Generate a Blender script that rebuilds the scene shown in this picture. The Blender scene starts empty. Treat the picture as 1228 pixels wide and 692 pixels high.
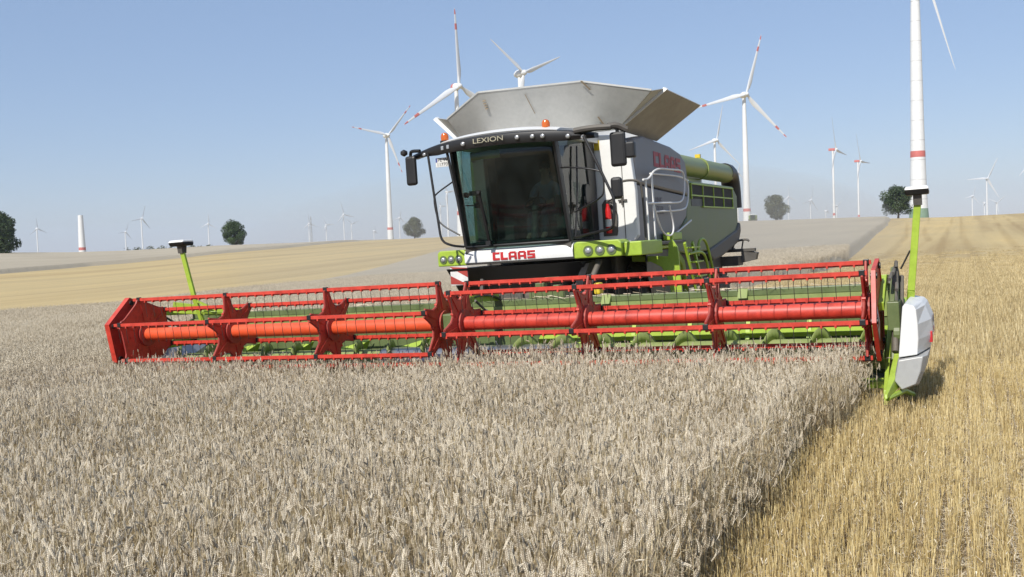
import bpy, bmesh, math, random
import numpy as np
from mathutils import Matrix, Vector
R_=math.radians
S=bpy.context.scene; COL=S.collection
random.seed(4); rng=np.random.default_rng(7)
# ------------------------------------------------------------------ camera, sky, sun, exposure
# frame of the machine: x to its left side, y to its rear, z up; the field falls a little towards -x
MW=Matrix(((0.9995364845,0.0,-0.030443653,0),(-0.0000913421,0.9999954989,-0.0029989774,0),(0.030443516,0.003000368,0.9995319856,0),(0,0,0,1)))
CAM=(7.0585,-13.0998,2.4768)
cam=bpy.data.cameras.new('camera'); co=bpy.data.objects.new('camera',cam); COL.objects.link(co)
cam.sensor_width=36; cam.lens=35.53; cam.clip_start=.1; cam.clip_end=12000
co.matrix_world=Matrix(((0.91039572,0.01446661,0.41348541,CAM[0]),(0.41199650,0.05991625,-0.90921336,CAM[1]),(-0.03792775,0.99809857,0.04858731,CAM[2]),(0,0,0,1)))
S.camera=co
SUN=Vector((-.07,-.745,.67)).normalized()
w=bpy.data.worlds.new('World'); S.world=w; w.use_nodes=True
nt=w.node_tree; bg=nt.nodes['Background']
sky=nt.nodes.new('ShaderNodeTexSky'); sky.sky_type='NISHITA'; sky.sun_disc=False
sky.sun_elevation=math.asin(SUN.z); sky.sun_rotation=math.atan2(SUN.x,SUN.y)
sky.altitude=60; sky.air_density=1.0; sky.dust_density=.25; sky.ozone_density=1.8
tint=nt.nodes.new('ShaderNodeMix'); tint.data_type='RGBA'; tint.blend_type='MULTIPLY'; tint.inputs[0].default_value=1; tint.inputs[7].default_value=(1.02,.95,.985,1)
nt.links.new(sky.outputs[0],tint.inputs[6]); 
even=nt.nodes.new('ShaderNodeMix'); even.data_type='RGBA'; even.inputs[0].default_value=.55; even.inputs[7].default_value=(2.32,3.42,5.40,1)   # evens the summer sky out, bluer near the ground
nt.links.new(tint.outputs[2],even.inputs[6]); nt.links.new(even.outputs[2],bg.inputs[0]); bg.inputs[1].default_value=.10
ld=bpy.data.lights.new('sun','SUN'); lo=bpy.data.objects.new('sun',ld); COL.objects.link(lo)
ld.energy=4.0; ld.angle=R_(.55); ld.color=(1,.955,.88)
lo.rotation_euler=SUN.to_track_quat('Z','Y').to_euler(); lo.location=(0,0,40)
S.view_settings.view_transform='Standard'; S.view_settings.look='None'; S.view_settings.exposure=0.35
S.view_settings.gamma=1
S.render.engine='CYCLES'
S.cycles.volume_max_steps=64; S.cycles.transparent_max_bounces=24; S.cycles.max_bounces=8

# ------------------------------------------------------------------ materials
def new_mat(name):
    m=bpy.data.materials.new(name); m.use_nodes=True
    return m,m.node_tree,m.node_tree.nodes['Principled BSDF']
def N(nt,t,**k):
    n=nt.nodes.new(t)
    for a,b in k.items():
        if a.startswith('i_'):
            n.inputs[a[2:].replace('_',' ')].default_value=b
        else: setattr(n,a,b)
    return n
def ramp(nt,fac,stops):
    r=nt.nodes.new('ShaderNodeValToRGB'); e=r.color_ramp.elements
    while len(e)<len(stops): e.new(.5)
    for q,(p,c) in zip(e,stops): q.position=p; q.color=(*c,1)
    nt.links.new(fac,r.inputs[0]); return r.outputs[0]
def mix(nt,a,b,f,mode='MIX'):
    m=nt.nodes.new('ShaderNodeMix'); m.data_type='RGBA'; m.blend_type=mode
    for s,v in ((m.inputs[6],a),(m.inputs[7],b),(m.inputs[0],f)):
        if hasattr(v,'is_linked') or hasattr(v,'links'): nt.links.new(v,s)
        elif isinstance(v,tuple): s.default_value=(*v,1)
        else: s.default_value=v
    return m.outputs[2]
DUST=(.33,.28,.20)
def paint(name,col,rough=.4,metal=0,dust=.25,spec=.5,scale=3.0,grime=.12,fine=.45):
    m,nt,b=new_mat(name); L=nt.links
    tc=N(nt,'ShaderNodeTexCoord')
    n1=N(nt,'ShaderNodeTexNoise'); n1.inputs['Scale'].default_value=scale; n1.inputs['Detail'].default_value=7; n1.inputs['Roughness'].default_value=.65
    L.new(tc.outputs['Object'],n1.inputs['Vector'])
    n2=N(nt,'ShaderNodeTexNoise'); n2.inputs['Scale'].default_value=scale*11; n2.inputs['Detail'].default_value=4
    L.new(tc.outputs['Object'],n2.inputs['Vector'])
    g=N(nt,'ShaderNodeNewGeometry'); sp=N(nt,'ShaderNodeSeparateXYZ'); L.new(g.outputs['Normal'],sp.inputs[0])
    up=N(nt,'ShaderNodeMath',operation='MULTIPLY_ADD'); L.new(sp.outputs[2],up.inputs[0]); up.inputs[1].default_value=.5; up.inputs[2].default_value=.5
    f=N(nt,'ShaderNodeMath',operation='MULTIPLY'); L.new(up.outputs[0],f.inputs[0]); L.new(n1.outputs[0],f.inputs[1])
    f2=N(nt,'ShaderNodeMath',operation='MULTIPLY'); L.new(f.outputs[0],f2.inputs[0]); f2.inputs[1].default_value=dust*2.2; f2.use_clamp=True
    dk=tuple(c*(1-grime*2) for c in col); lt=tuple(min(1,c*(1+grime*.6)) for c in col)
    base=ramp(nt,n1.outputs[0],[(.3,dk),(.55,col),(.75,lt)])
    fine_=ramp(nt,n2.outputs[0],[(.35,(.82,.82,.82)),(.6,(1,1,1))])
    base=mix(nt,base,fine_,fine,'MULTIPLY')
    c=mix(nt,base,DUST,f2.outputs[0])
    L.new(c,b.inputs['Base Color'])
    rr=N(nt,'ShaderNodeMapRange'); L.new(n1.outputs[0],rr.inputs[0]); rr.inputs[3].default_value=rough*.8; rr.inputs[4].default_value=min(1,rough*1.4)
    L.new(rr.outputs[0],b.inputs['Roughness'])
    b.inputs['Metallic'].default_value=metal; b.inputs['Specular IOR Level'].default_value=spec
    bp=N(nt,'ShaderNodeBump'); bp.inputs['Strength'].default_value=.06; bp.inputs['Distance'].default_value=.01
    L.new(n1.outputs[0],bp.inputs['Height']); L.new(bp.outputs[0],b.inputs['Normal'])
    return m
M={}
M['red']=paint('red_paint',(.64,.034,.017),.42,dust=.14,grime=.20,scale=6)
M['orange']=paint('lit_red_paint',(.78,.085,.02),.38,dust=.12,grime=.1)  # reel red with sunlit brightness put into the colour, left tube only
M['darkred']=paint('dull_red_paint',(.42,.02,.015),.5,dust=.2)
M['seed']=paint('bright_green_paint',(.36,.52,.035),.4,dust=.15)
M['auger']=paint('dusty_shaded_green_paint',(.22,.33,.05),.5,dust=.35)  # dusty green, darkened in the colour for the shade under the reel
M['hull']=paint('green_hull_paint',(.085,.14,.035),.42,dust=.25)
M['hullseed']=paint('olive_green_paint',(.215,.285,.06),.4,dust=.2)
M['white']=paint('white_paint',(.76,.76,.74),.38,dust=.09,grime=.035,fine=.05)
M['silver']=paint('silver_grey_paint',(.165,.165,.185),.42,metal=.2,dust=.2,grime=.06,fine=.1)
M['galv']=paint('galvanised_sheet',(.48,.485,.475),.5,metal=.3,dust=.10,scale=1.4,grime=.07,fine=.3)
M['flapdark']=paint('dusty_flap_sheet',(.37,.35,.31),.6,metal=.15,dust=.3,scale=1.2,grime=.14)
M['black']=paint('black_plastic',(.012,.012,.013),.42,dust=.015)
M['dark']=paint('dark_grey_metal',(.045,.045,.048),.55,dust=.3)
M['rubber']=paint('tyre_rubber',(.022,.022,.022),.8,dust=.35)
M['steel']=paint('worn_steel',(.45,.46,.50),.3,metal=.8,dust=.2)
M['wire']=paint('tine_wire',(.035,.03,.028),.45,metal=.4,dust=.1)
M['rail']=paint('grey_white_rail',(.82,.81,.79),.4,dust=.05,grime=.04,fine=.1)
M['cloth']=paint('seat_cloth',(.05,.05,.055),.9,dust=.05)
M['shirt']=paint('pale_shirt',(.24,.26,.31),.85,dust=0)
M['skin']=paint('skin',(.42,.23,.15),.55,dust=0)
M['hair']=paint('dark_hair',(.05,.035,.02),.8,dust=0)
M['trouser']=paint('dark_trousers',(.04,.045,.07),.85,dust=0)
M['extred']=paint('extinguisher_red',(.62,.015,.015),.25,dust=.03)
M['plate']=paint('plate_white',(.75,.75,.72),.5,dust=.1)
M['ink']=paint('ink_black',(.02,.02,.02),.6,dust=0)
M['letterred']=paint('letter_red',(.55,.02,.025),.4,dust=.03)
M['letterdull']=paint('letter_dull_red',(.42,.04,.06),.5,dust=.08)
M['lettergrey']=paint('letter_grey',(.16,.14,.16),.5,dust=.1)
M['lettersilver']=paint('letter_silver',(.50,.46,.33),.35,metal=.4,dust=.0)
M['yellow']=paint('yellow_sticker',(.75,.55,.03),.5,dust=.05)
M['limestrip']=paint('lime_sun_strip',(.32,.42,.02),.5,dust=0)
M['towerwhite']=paint('turbine_white',(.72,.73,.73),.45,dust=.02,scale=.2,grime=.03)
M['towergreen']=paint('tower_green_foot',(.20,.30,.22),.6,dust=.05,scale=.2)
M['bandred']=paint('turbine_red',(.55,.15,.13),.5,dust=.02,scale=.2)
M['bark']=paint('tree_bark',(.07,.05,.035),.9,dust=.1)
M['blade']=paint('blade_grey_white',(.62,.64,.66),.4,dust=.0,scale=.2,grime=.03)
def lens(name,col,tr=.0,rough=.1,em=None):
    m,nt,b=new_mat(name); b.inputs['Base Color'].default_value=(*col,1); b.inputs['Roughness'].default_value=rough
    b.inputs['Transmission Weight'].default_value=tr; b.inputs['Coat Weight'].default_value=.6
    return m
M['amber']=lens('amber_lens',(.75,.16,.01),.35,.15)
M['lamp']=lens('lamp_glass',(.40,.41,.42),.0,.18); M['lamp'].node_tree.nodes['Principled BSDF'].inputs['Metallic'].default_value=.35
M['mirror']=lens('mirror_glass',(.5,.55,.6),0,.03); M['mirror'].node_tree.nodes['Principled BSDF'].inputs['Metallic'].default_value=1
def glass(name,tint,refl=.9):
    m,nt,b=new_mat(name); L=nt.links; nt.nodes.remove(b)
    t=N(nt,'ShaderNodeBsdfTransparent'); t.inputs[0].default_value=(*tint,1)
    g=N(nt,'ShaderNodeBsdfGlossy'); g.inputs['Roughness'].default_value=.04; g.inputs['Color'].default_value=(refl,refl,refl,1)
    d=N(nt,'ShaderNodeBsdfDiffuse'); d.inputs[0].default_value=(.22,.24,.22,1)
    n=N(nt,'ShaderNodeTexNoise'); n.inputs['Scale'].default_value=2.2; n.inputs['Detail'].default_value=8
    tc=N(nt,'ShaderNodeTexCoord'); L.new(tc.outputs['Object'],n.inputs['Vector'])
    mr=N(nt,'ShaderNodeMapRange'); L.new(n.outputs[0],mr.inputs[0]); mr.inputs[1].default_value=.4; mr.inputs[2].default_value=.8; mr.inputs[3].default_value=.012; mr.inputs[4].default_value=.07
    f=N(nt,'ShaderNodeFresnel'); f.inputs[0].default_value=1.45
    gg=N(nt,'ShaderNodeNewGeometry'); inv=N(nt,'ShaderNodeMath',operation='SUBTRACT'); inv.inputs[0].default_value=1; L.new(gg.outputs['Backfacing'],inv.inputs[1])
    ff=N(nt,'ShaderNodeMath',operation='MULTIPLY'); L.new(f.outputs[0],ff.inputs[0]); L.new(inv.outputs[0],ff.inputs[1])
    a=N(nt,'ShaderNodeMixShader'); L.new(ff.outputs[0],a.inputs[0]); L.new(t.outputs[0],a.inputs[1]); L.new(g.outputs[0],a.inputs[2])
    c=N(nt,'ShaderNodeMixShader'); L.new(mr.outputs[0],c.inputs[0]); L.new(a.outputs[0],c.inputs[1]); L.new(d.outputs[0],c.inputs[2])
    L.new(c.outputs[0],nt.nodes['Material Output'].inputs[0]); return m
M['glass']=glass('tinted_cab_glass',(.45,.57,.55))
M['sideglass']=glass('side_cab_glass',(.86,.92,.90))

# ------------------------------------------------------------------ mesh helpers
class MB:
    def __init__(s): s.v=[]; s.f=[]
    def add(s,v,f):
        o=len(s.v); s.v+= [tuple(p) for p in v]; s.f+=[tuple(i+o for i in q) for q in f]; return s
    def box(s,x0,x1,y0,y1,z0,z1):
        v=[(x,y,z) for x in(x0,x1) for y in(y0,y1) for z in(z0,z1)]
        return s.add(v,[(0,1,3,2),(4,6,7,5),(0,4,5,1),(2,3,7,6),(0,2,6,4),(1,5,7,3)])
    def hexa(s,a,b):   # two quads (4 pts each) joined
        v=list(a)+list(b); return s.add(v,[(3,2,1,0),(4,5,6,7)]+[(i,(i+1)%4,4+(i+1)%4,4+i) for i in range(4)])
    def prism(s,pts,axis,t0,t1):   # polygon in the other two coordinates, extruded along axis
        def P(p,t):
            p=list(p); p.insert('xyz'.index(axis),t); return p
        n=len(pts); v=[P(p,t0) for p in pts]+[P(p,t1) for p in pts]
        return s.add(v,[tuple(range(n))[::-1],tuple(range(n,2*n))]+[(i,(i+1)%n,n+(i+1)%n,n+i) for i in range(n)])
    def sheet(s,pts,t):            # planar polygon in 3D given thickness along its normal
        p=[Vector(q) for q in pts]; nn=Vector((0,0,0))
        for i in range(1,len(p)-1): nn+=(p[i]-p[0]).cross(p[i+1]-p[0])
        nn.normalize(); n=len(p); v=[q+nn*t/2 for q in p]+[q-nn*t/2 for q in p]
        return s.add(v,[tuple(range(n)),tuple(range(n,2*n))[::-1]]+[(i,n+i,n+(i+1)%n,(i+1)%n) for i in range(n)])
    def tube(s,pts,r,n=8,closed=False,caps=True,rad=None):
        P=[Vector(p) for p in pts]; k=len(P); up=None; rings=[]
        for i in range(k):
            if closed: d=P[(i+1)%k]-P[i-1]
            else: d=P[min(i+1,k-1)]-P[max(i-1,0)]
            d.normalize()
            if up is None: up=Vector((0,0,1)) if abs(d.z)<.9 else Vector((1,0,0))
            a=d.cross(up).normalized(); b=a.cross(d).normalized(); up=b
            rr=rad[i] if rad else r
            rings.append([P[i]+a*math.cos(2*math.pi*j/n)*rr+b*math.sin(2*math.pi*j/n)*rr for j in range(n)])
        v=[q for g in rings for q in g]; f=[]
        for i in range(k if closed else k-1):
            A=i*n; B=((i+1)%k)*n
            f+=[(A+j,A+(j+1)%n,B+(j+1)%n,B+j) for j in range(n)]
        if caps and not closed: f+=[tuple(range(n))[::-1],tuple(range((k-1)*n,k*n))]
        return s.add(v,f)
    def bar(s,p,q,w,h=None,up=(0,0,1)):
        h=h or w; p=Vector(p);q=Vector(q); d=(q-p).normalized(); u=Vector(up)
        if abs(d.dot(u))>.95: u=Vector((0,1,0))
        a=d.cross(u).normalized()*w/2; b=a.cross(d).normalized()*h/2
        return s.hexa([p-a-b,p+a-b,p+a+b,p-a+b],[q-a-b,q+a-b,q+a+b,q-a+b])
    def lathe(s,prof,c,axis='z',n=24):   # prof [(r,t)]
        i='xyz'.index(axis); j,k=[(1,2),(2,0),(0,1)][i]; v=[]
        for r,t in prof:
            for a in range(n):
                p=[0,0,0]; p[i]=c[i]+t; p[j]=c[j]+r*math.cos(2*math.pi*a/n); p[k]=c[k]+r*math.sin(2*math.pi*a/n); v.append(p)
        m=len(prof); f=[(q*n+a,q*n+(a+1)%n,(q+1)*n+(a+1)%n,(q+1)*n+a) for q in range(m-1) for a in range(n)]
        f+=[tuple(range(n))[::-1],tuple(range((m-1)*n,m*n))]
        return s.add(v,f)
def smoothpath(pts,k=3):   # rounded corners (Chaikin)
    P=[Vector(p) for p in pts]
    for _ in range(k):
        Q=[P[0]]
        for a,b in zip(P,P[1:]): Q+=[a*.75+b*.25,a*.25+b*.75]
        Q.append(P[-1]); P=Q
    return P
def link(name,me,parent=None,off=(0,0,0)):
    o=bpy.data.objects.new(name,me); COL.objects.link(o)
    if parent is not None: o.parent=parent
    return o
def obj(name,mb,mat,parent=None,bevel=0,smooth=False,off=None):
    """one mesh; vertices are given in the thing's frame, `off` is what the root's origin is"""
    off=off if off is not None else (parent.get('_o') if parent is not None and parent.get('_o') is not None else (0,0,0))
    me=bpy.data.meshes.new(name); off=tuple(off)
    me.from_pydata([(a-off[0],b-off[1],c-off[2]) for a,b,c in mb.v],[],mb.f); me.update()
    bm=bmesh.new(); bm.from_mesh(me); bmesh.ops.recalc_face_normals(bm,faces=bm.faces); bm.to_mesh(me); bm.free()
    me.materials.append(M[mat] if isinstance(mat,str) else mat)
    if smooth:
        for p in me.polygons: p.use_smooth=True
        me.set_sharp_from_angle(angle=R_(38))
    o=link(name,me,parent)
    if parent is not None: o['_o']=off
    if bevel:
        b=o.modifiers.new('bevel','BEVEL'); b.width=bevel; b.segments=2; b.limit_method='ANGLE'; b.angle_limit=R_(35)
    return o
def tag(o,label=None,cat=None,group=None,kind=None):
    if label: o['label']=label
    if cat: o['category']=cat
    if group: o['group']=group
    if kind: o['kind']=kind
    return o
def mach_root(name,base,label,cat):
    o=bpy.data.objects.new(name,None); COL.objects.link(o)
    o.matrix_world=MW@Matrix.Translation(base); o['_o']=tuple(base); o.empty_display_size=.3
    return tag(o,label,cat)
def mw(x,y,z=0): return MW@Vector((x,y,z))

# ------------------------------------------------------------------ terrain
NR=np.array([-0.030443653,-0.0029989774,0.9995319856])
AZ=[-0.8939,-0.8366,-0.7906,-0.709,-0.6314,-0.5512,-0.5022,-0.2011,-0.147,-0.0872,-0.0159,0.0434]
EL=[0.00355,0.00159,0.00125,0.00273,0.0027,0.00396,0.00457,0.00682,0.00621,0.00606,0.00491,0.00562]
RC=400.
def height(x,y):
    x=np.asarray(x,float); y=np.asarray(y,float)
    dx=x-CAM[0];dy=y-CAM[1];r=np.hypot(dx,dy);a=np.arctan2(dx,dy)
    e=np.interp(a,AZ,EL); zc=CAM[2]+e*RC
    t=np.clip((r-35)/(RC-35),0,1); t=t*t*(3-2*t)
    s=np.minimum(1,90/np.maximum(r,1e-6)); px=CAM[0]+dx*s; py=CAM[1]+dy*s
    pl=-(NR[0]*px+NR[1]*py)/NR[2]
    return (1-t)*pl+t*zc-np.maximum(0,r-RC)*.012
L1Y=[-60,24,33,53,79,141,300,600]; L1X=[-38,-39.5,-37,-40,-50,-75,-135,-245]
L2Y=[-60,96,127,157,193,212,260,330]; L2X=[-112,-130,-143,-148,-159,-164,-182,-215]
EGY=[.35,12,20,30,40,48,74,131,195,300,450]; EGX=[-6.25,-6.2,-5,-1.4,0,.2,-1.2,-4.5,-7.5,-14,-26]
def standing(x,y,w=None):
    """signed distance-like value, > 0 inside standing wheat"""
    x=np.asarray(x,float); y=np.asarray(y,float)
    l1=x-np.interp(y,L1Y,L1X); l2=np.interp(y,L2Y,L2X)-x
    right=np.where(y<.34,np.interp(y,[-12,-3,-.6,.5],[5.5,5.62,5.88,5.95])-x,np.interp(y,EGY,EGX)-x)
    return np.maximum(np.minimum(l1,right),l2)
# ------------------------------------------------------------------ field materials
def field_mat(name,canopy):
    m,nt,b=new_mat(name); L=nt.links
    g=N(nt,'ShaderNodeNewGeometry'); pos=g.outputs['Position']
    def noise(scale,vs=(1,1,1),detail=6,rough=.6,rot=0):
        mp=N(nt,'ShaderNodeMapping'); mp.inputs['Scale'].default_value=vs; mp.inputs['Rotation'].default_value=(0,0,rot); L.new(pos,mp.inputs['Vector'])
        n=N(nt,'ShaderNodeTexNoise'); n.inputs['Scale'].default_value=scale; n.inputs['Detail'].default_value=detail; n.inputs['Roughness'].default_value=rough
        L.new(mp.outputs[0],n.inputs['Vector']); return n.outputs[0]
    nf=noise(9,detail=8,rough=.75); nb=noise(.035,detail=5); nm=noise(.5,detail=6)
    ns=noise(.9,(1,.02,1),detail=4)            # rows, along the working direction
    ns2=noise(.16,(1,.03,1),detail=3)
    if canopy:
        c=ramp(nt,nf,[(.28,(.33,.285,.21)),(.5,(.455,.40,.305)),(.72,(.55,.49,.385))])
        t=ramp(nt,nb,[(.3,(.90,.89,.88)),(.7,(1.06,1.05,1.02))]); c=mix(nt,c,t,1.0,'MULTIPLY')
        t=ramp(nt,ns2,[(.35,(.94,.93,.92)),(.65,(1.04,1.03,1.02))]); c=mix(nt,c,t,.8,'MULTIPLY')
    else:
        near=ramp(nt,nf,[(.25,(.22,.165,.09)),(.45,(.39,.30,.165)),(.62,(.52,.43,.28)),(.8,(.62,.54,.38))])
        far=ramp(nt,nf,[(.2,(.41,.315,.155)),(.5,(.50,.39,.205)),(.8,(.58,.47,.27))])
        cd=N(nt,'ShaderNodeVectorMath',operation='DISTANCE'); L.new(pos,cd.inputs[0]); cd.inputs[1].default_value=(6,-13,0)
        mr=N(nt,'ShaderNodeMapRange'); L.new(cd.outputs['Value'],mr.inputs[0]); mr.inputs[1].default_value=14; mr.inputs[2].default_value=40
        c=mix(nt,near,far,mr.outputs[0])
        t=ramp(nt,ns,[(.3,(.93,.91,.89)),(.5,(1,1,1)),(.7,(1.05,1.04,1.02))]); c=mix(nt,c,t,1.0,'MULTIPLY')
        t=ramp(nt,ns2,[(.38,(.86,.84,.84)),(.5,(1,1,1)),(.66,(1.10,1.08,1.02))]); c=mix(nt,c,t,1.0,'MULTIPLY')
        t=ramp(nt,nb,[(.3,(.90,.91,.95)),(.7,(1.06,1.04,1.0))]); c=mix(nt,c,t,1.0,'MULTIPLY')
        # sprayer and cart tracks pressed in the stubble (a distance-to-track attribute on the mesh)
        at=N(nt,'ShaderNodeAttribute'); at.attribute_name='track'
        k=N(nt,'ShaderNodeMath',operation='MULTIPLY_ADD'); L.new(nm,k.inputs[0]); k.inputs[1].default_value=.5; L.new(at.outputs['Fac'],k.inputs[2])
        tr=ramp(nt,k.outputs[0],[(.42,(.66,.60,.54)),(.72,(1,1,1))]); c=mix(nt,c,tr,.38,'MULTIPLY')
    L.new(c,b.inputs['Base Color']); b.inputs['Roughness'].default_value=.9; b.inputs['Specular IOR Level'].default_value=.1
    bp=N(nt,'ShaderNodeBump'); bp.inputs['Strength'].default_value=.8; bp.inputs['Distance'].default_value=.12 if canopy else .05
    L.new(nf,bp.inputs['Height']); L.new(bp.outputs[0],b.inputs['Normal']); return m
M['stubble_ground']=field_mat('stubble_field_soil',False)
M['canopy']=field_mat('standing_wheat_canopy',True)
TRACKS=[([-5,33,100,227,420],[6.9,5.6,4.6,3.4,2]),([-5,33,100,227,420],[9.1,7.6,6.4,5.4,4]),([0,58,232,420],[10.9,9.8,12,14]),([0,58,232,420],[13,11.9,14.2,16.3]),([20,60,110,240,420],[1.5,1.8,.3,-6,-16]),([90,140,240,420],[3.6,1.2,-1.8,-7])]
def grid(azs,rs,zf,keep=None,attrs=()):
    A,Rr=np.meshgrid(azs,rs); x=CAM[0]+np.sin(A)*Rr; y=CAM[1]+np.cos(A)*Rr
    z=zf(x,y); na=len(azs); nr=len(rs)
    v=np.stack([x.ravel(),y.ravel(),z.ravel()],1)
    i=np.arange((nr-1)*na).reshape(nr-1,na)[:,:-1].ravel()
    q=np.stack([i,i+1,i+na+1,i+na],1)
    if keep is not None:
        kk=keep(v[:,0],v[:,1]); q=q[kk[q].any(1)]
        used=np.unique(q); mp=-np.ones(len(v),int); mp[used]=np.arange(len(used)); v=v[used]; q=mp[q]
    return v,q
def npmesh(name,v,q,mats,smooth=True):
    me=bpy.data.meshes.new(name); k=q.shape[1]
    me.vertices.add(len(v)); me.vertices.foreach_set('co',v.astype(np.float32).ravel())
    me.loops.add(q.size); me.loops.foreach_set('vertex_index',q.astype(np.int32).ravel())
    me.polygons.add(len(q)); me.polygons.foreach_set('loop_start',np.arange(0,q.size,k,dtype=np.int32))
    me.update(calc_edges=True); me.validate()
    for m in mats: me.materials.append(M[m])
    if smooth: me.polygons.foreach_set('use_smooth',np.ones(len(me.polygons),bool))
    return me
front=np.radians(np.arange(-75,60,.22)); rest=np.radians(np.arange(60,285.1,5))
azs=np.concatenate([front,rest]); azs[-1]=azs[0]+2*math.pi
rs=np.concatenate([[.05],np.geomspace(1.2,460,210),np.geomspace(480,6500,40)])
v,q=grid(azs,rs,height); q=q[:,::-1]
me=npmesh('field_ground',v,q,['stubble_ground'])
tr=np.full(len(v),9.)
for ty,tx in TRACKS: tr=np.minimum(tr,np.where((v[:,1]>ty[0])&(v[:,1]<ty[-1]),np.abs(v[:,0]-np.interp(v[:,1],ty,tx)),9))
a=me.attributes.new('track','FLOAT','POINT'); a.data.foreach_set('value',np.clip(tr,0,2).astype(np.float32))
tag(link('stubble_field_ground',me),kind='structure')
# far standing wheat as a canopy sheet with its cut edge
azc=np.radians(np.arange(-62,20,.12)); rc=np.geomspace(26,470,520)
def cz(x,y):
    s=standing(x,y); return height(x,y)+.74*np.clip(s/.5,-.2,1)
v,q=grid(azc,rc,cz,keep=lambda x,y:standing(x,y)>-.3); q=q[:,::-1]
tag(link('distant_wheat',npmesh('distant_wheat',v,q,['canopy'])),'grey beige standing wheat spreading away to the skyline beyond the cutting table','wheat field',kind='stuff')

# ------------------------------------------------------------------ straw materials with a tint per stalk
def straw(name,c0,c1,c2,spec=.25,trans=.0):
    m,nt,b=new_mat(name); L=nt.links
    a=N(nt,'ShaderNodeAttribute'); a.attribute_name='tint'
    oi=N(nt,'ShaderNodeObjectInfo')
    ad=N(nt,'ShaderNodeMath',operation='MULTIPLY_ADD'); L.new(oi.outputs['Random'],ad.inputs[0]); ad.inputs[1].default_value=.22; L.new(a.outputs['Fac'],ad.inputs[2])
    sb=N(nt,'ShaderNodeMath',operation='SUBTRACT'); L.new(ad.outputs[0],sb.inputs[0]); sb.inputs[1].default_value=.11
    c=ramp(nt,sb.outputs[0],[(.08,c0),(.5,c1),(.92,c2)])
    L.new(c,b.inputs['Base Color']); b.inputs['Roughness'].default_value=.55; b.inputs['Specular IOR Level'].default_value=spec
    return m
M['ear']=straw('wheat_ear',(.24,.19,.125),(.60,.515,.385),(.83,.75,.595))
M['ear_far']=straw('wheat_ear_far',(.28,.225,.15),(.515,.44,.32),(.67,.59,.45))
M['stub_far']=straw('cut_straw_far',(.30,.225,.11),(.50,.395,.20),(.66,.55,.32))
M['stem']=straw('wheat_stem',(.28,.20,.10),(.54,.44,.265),(.70,.61,.42))
M['stub']=straw('cut_straw',(.30,.21,.09),(.575,.44,.19),(.75,.62,.345))
M['litter']=straw('chopped_straw',(.26,.19,.12),(.54,.45,.31),(.74,.66,.50))

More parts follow.
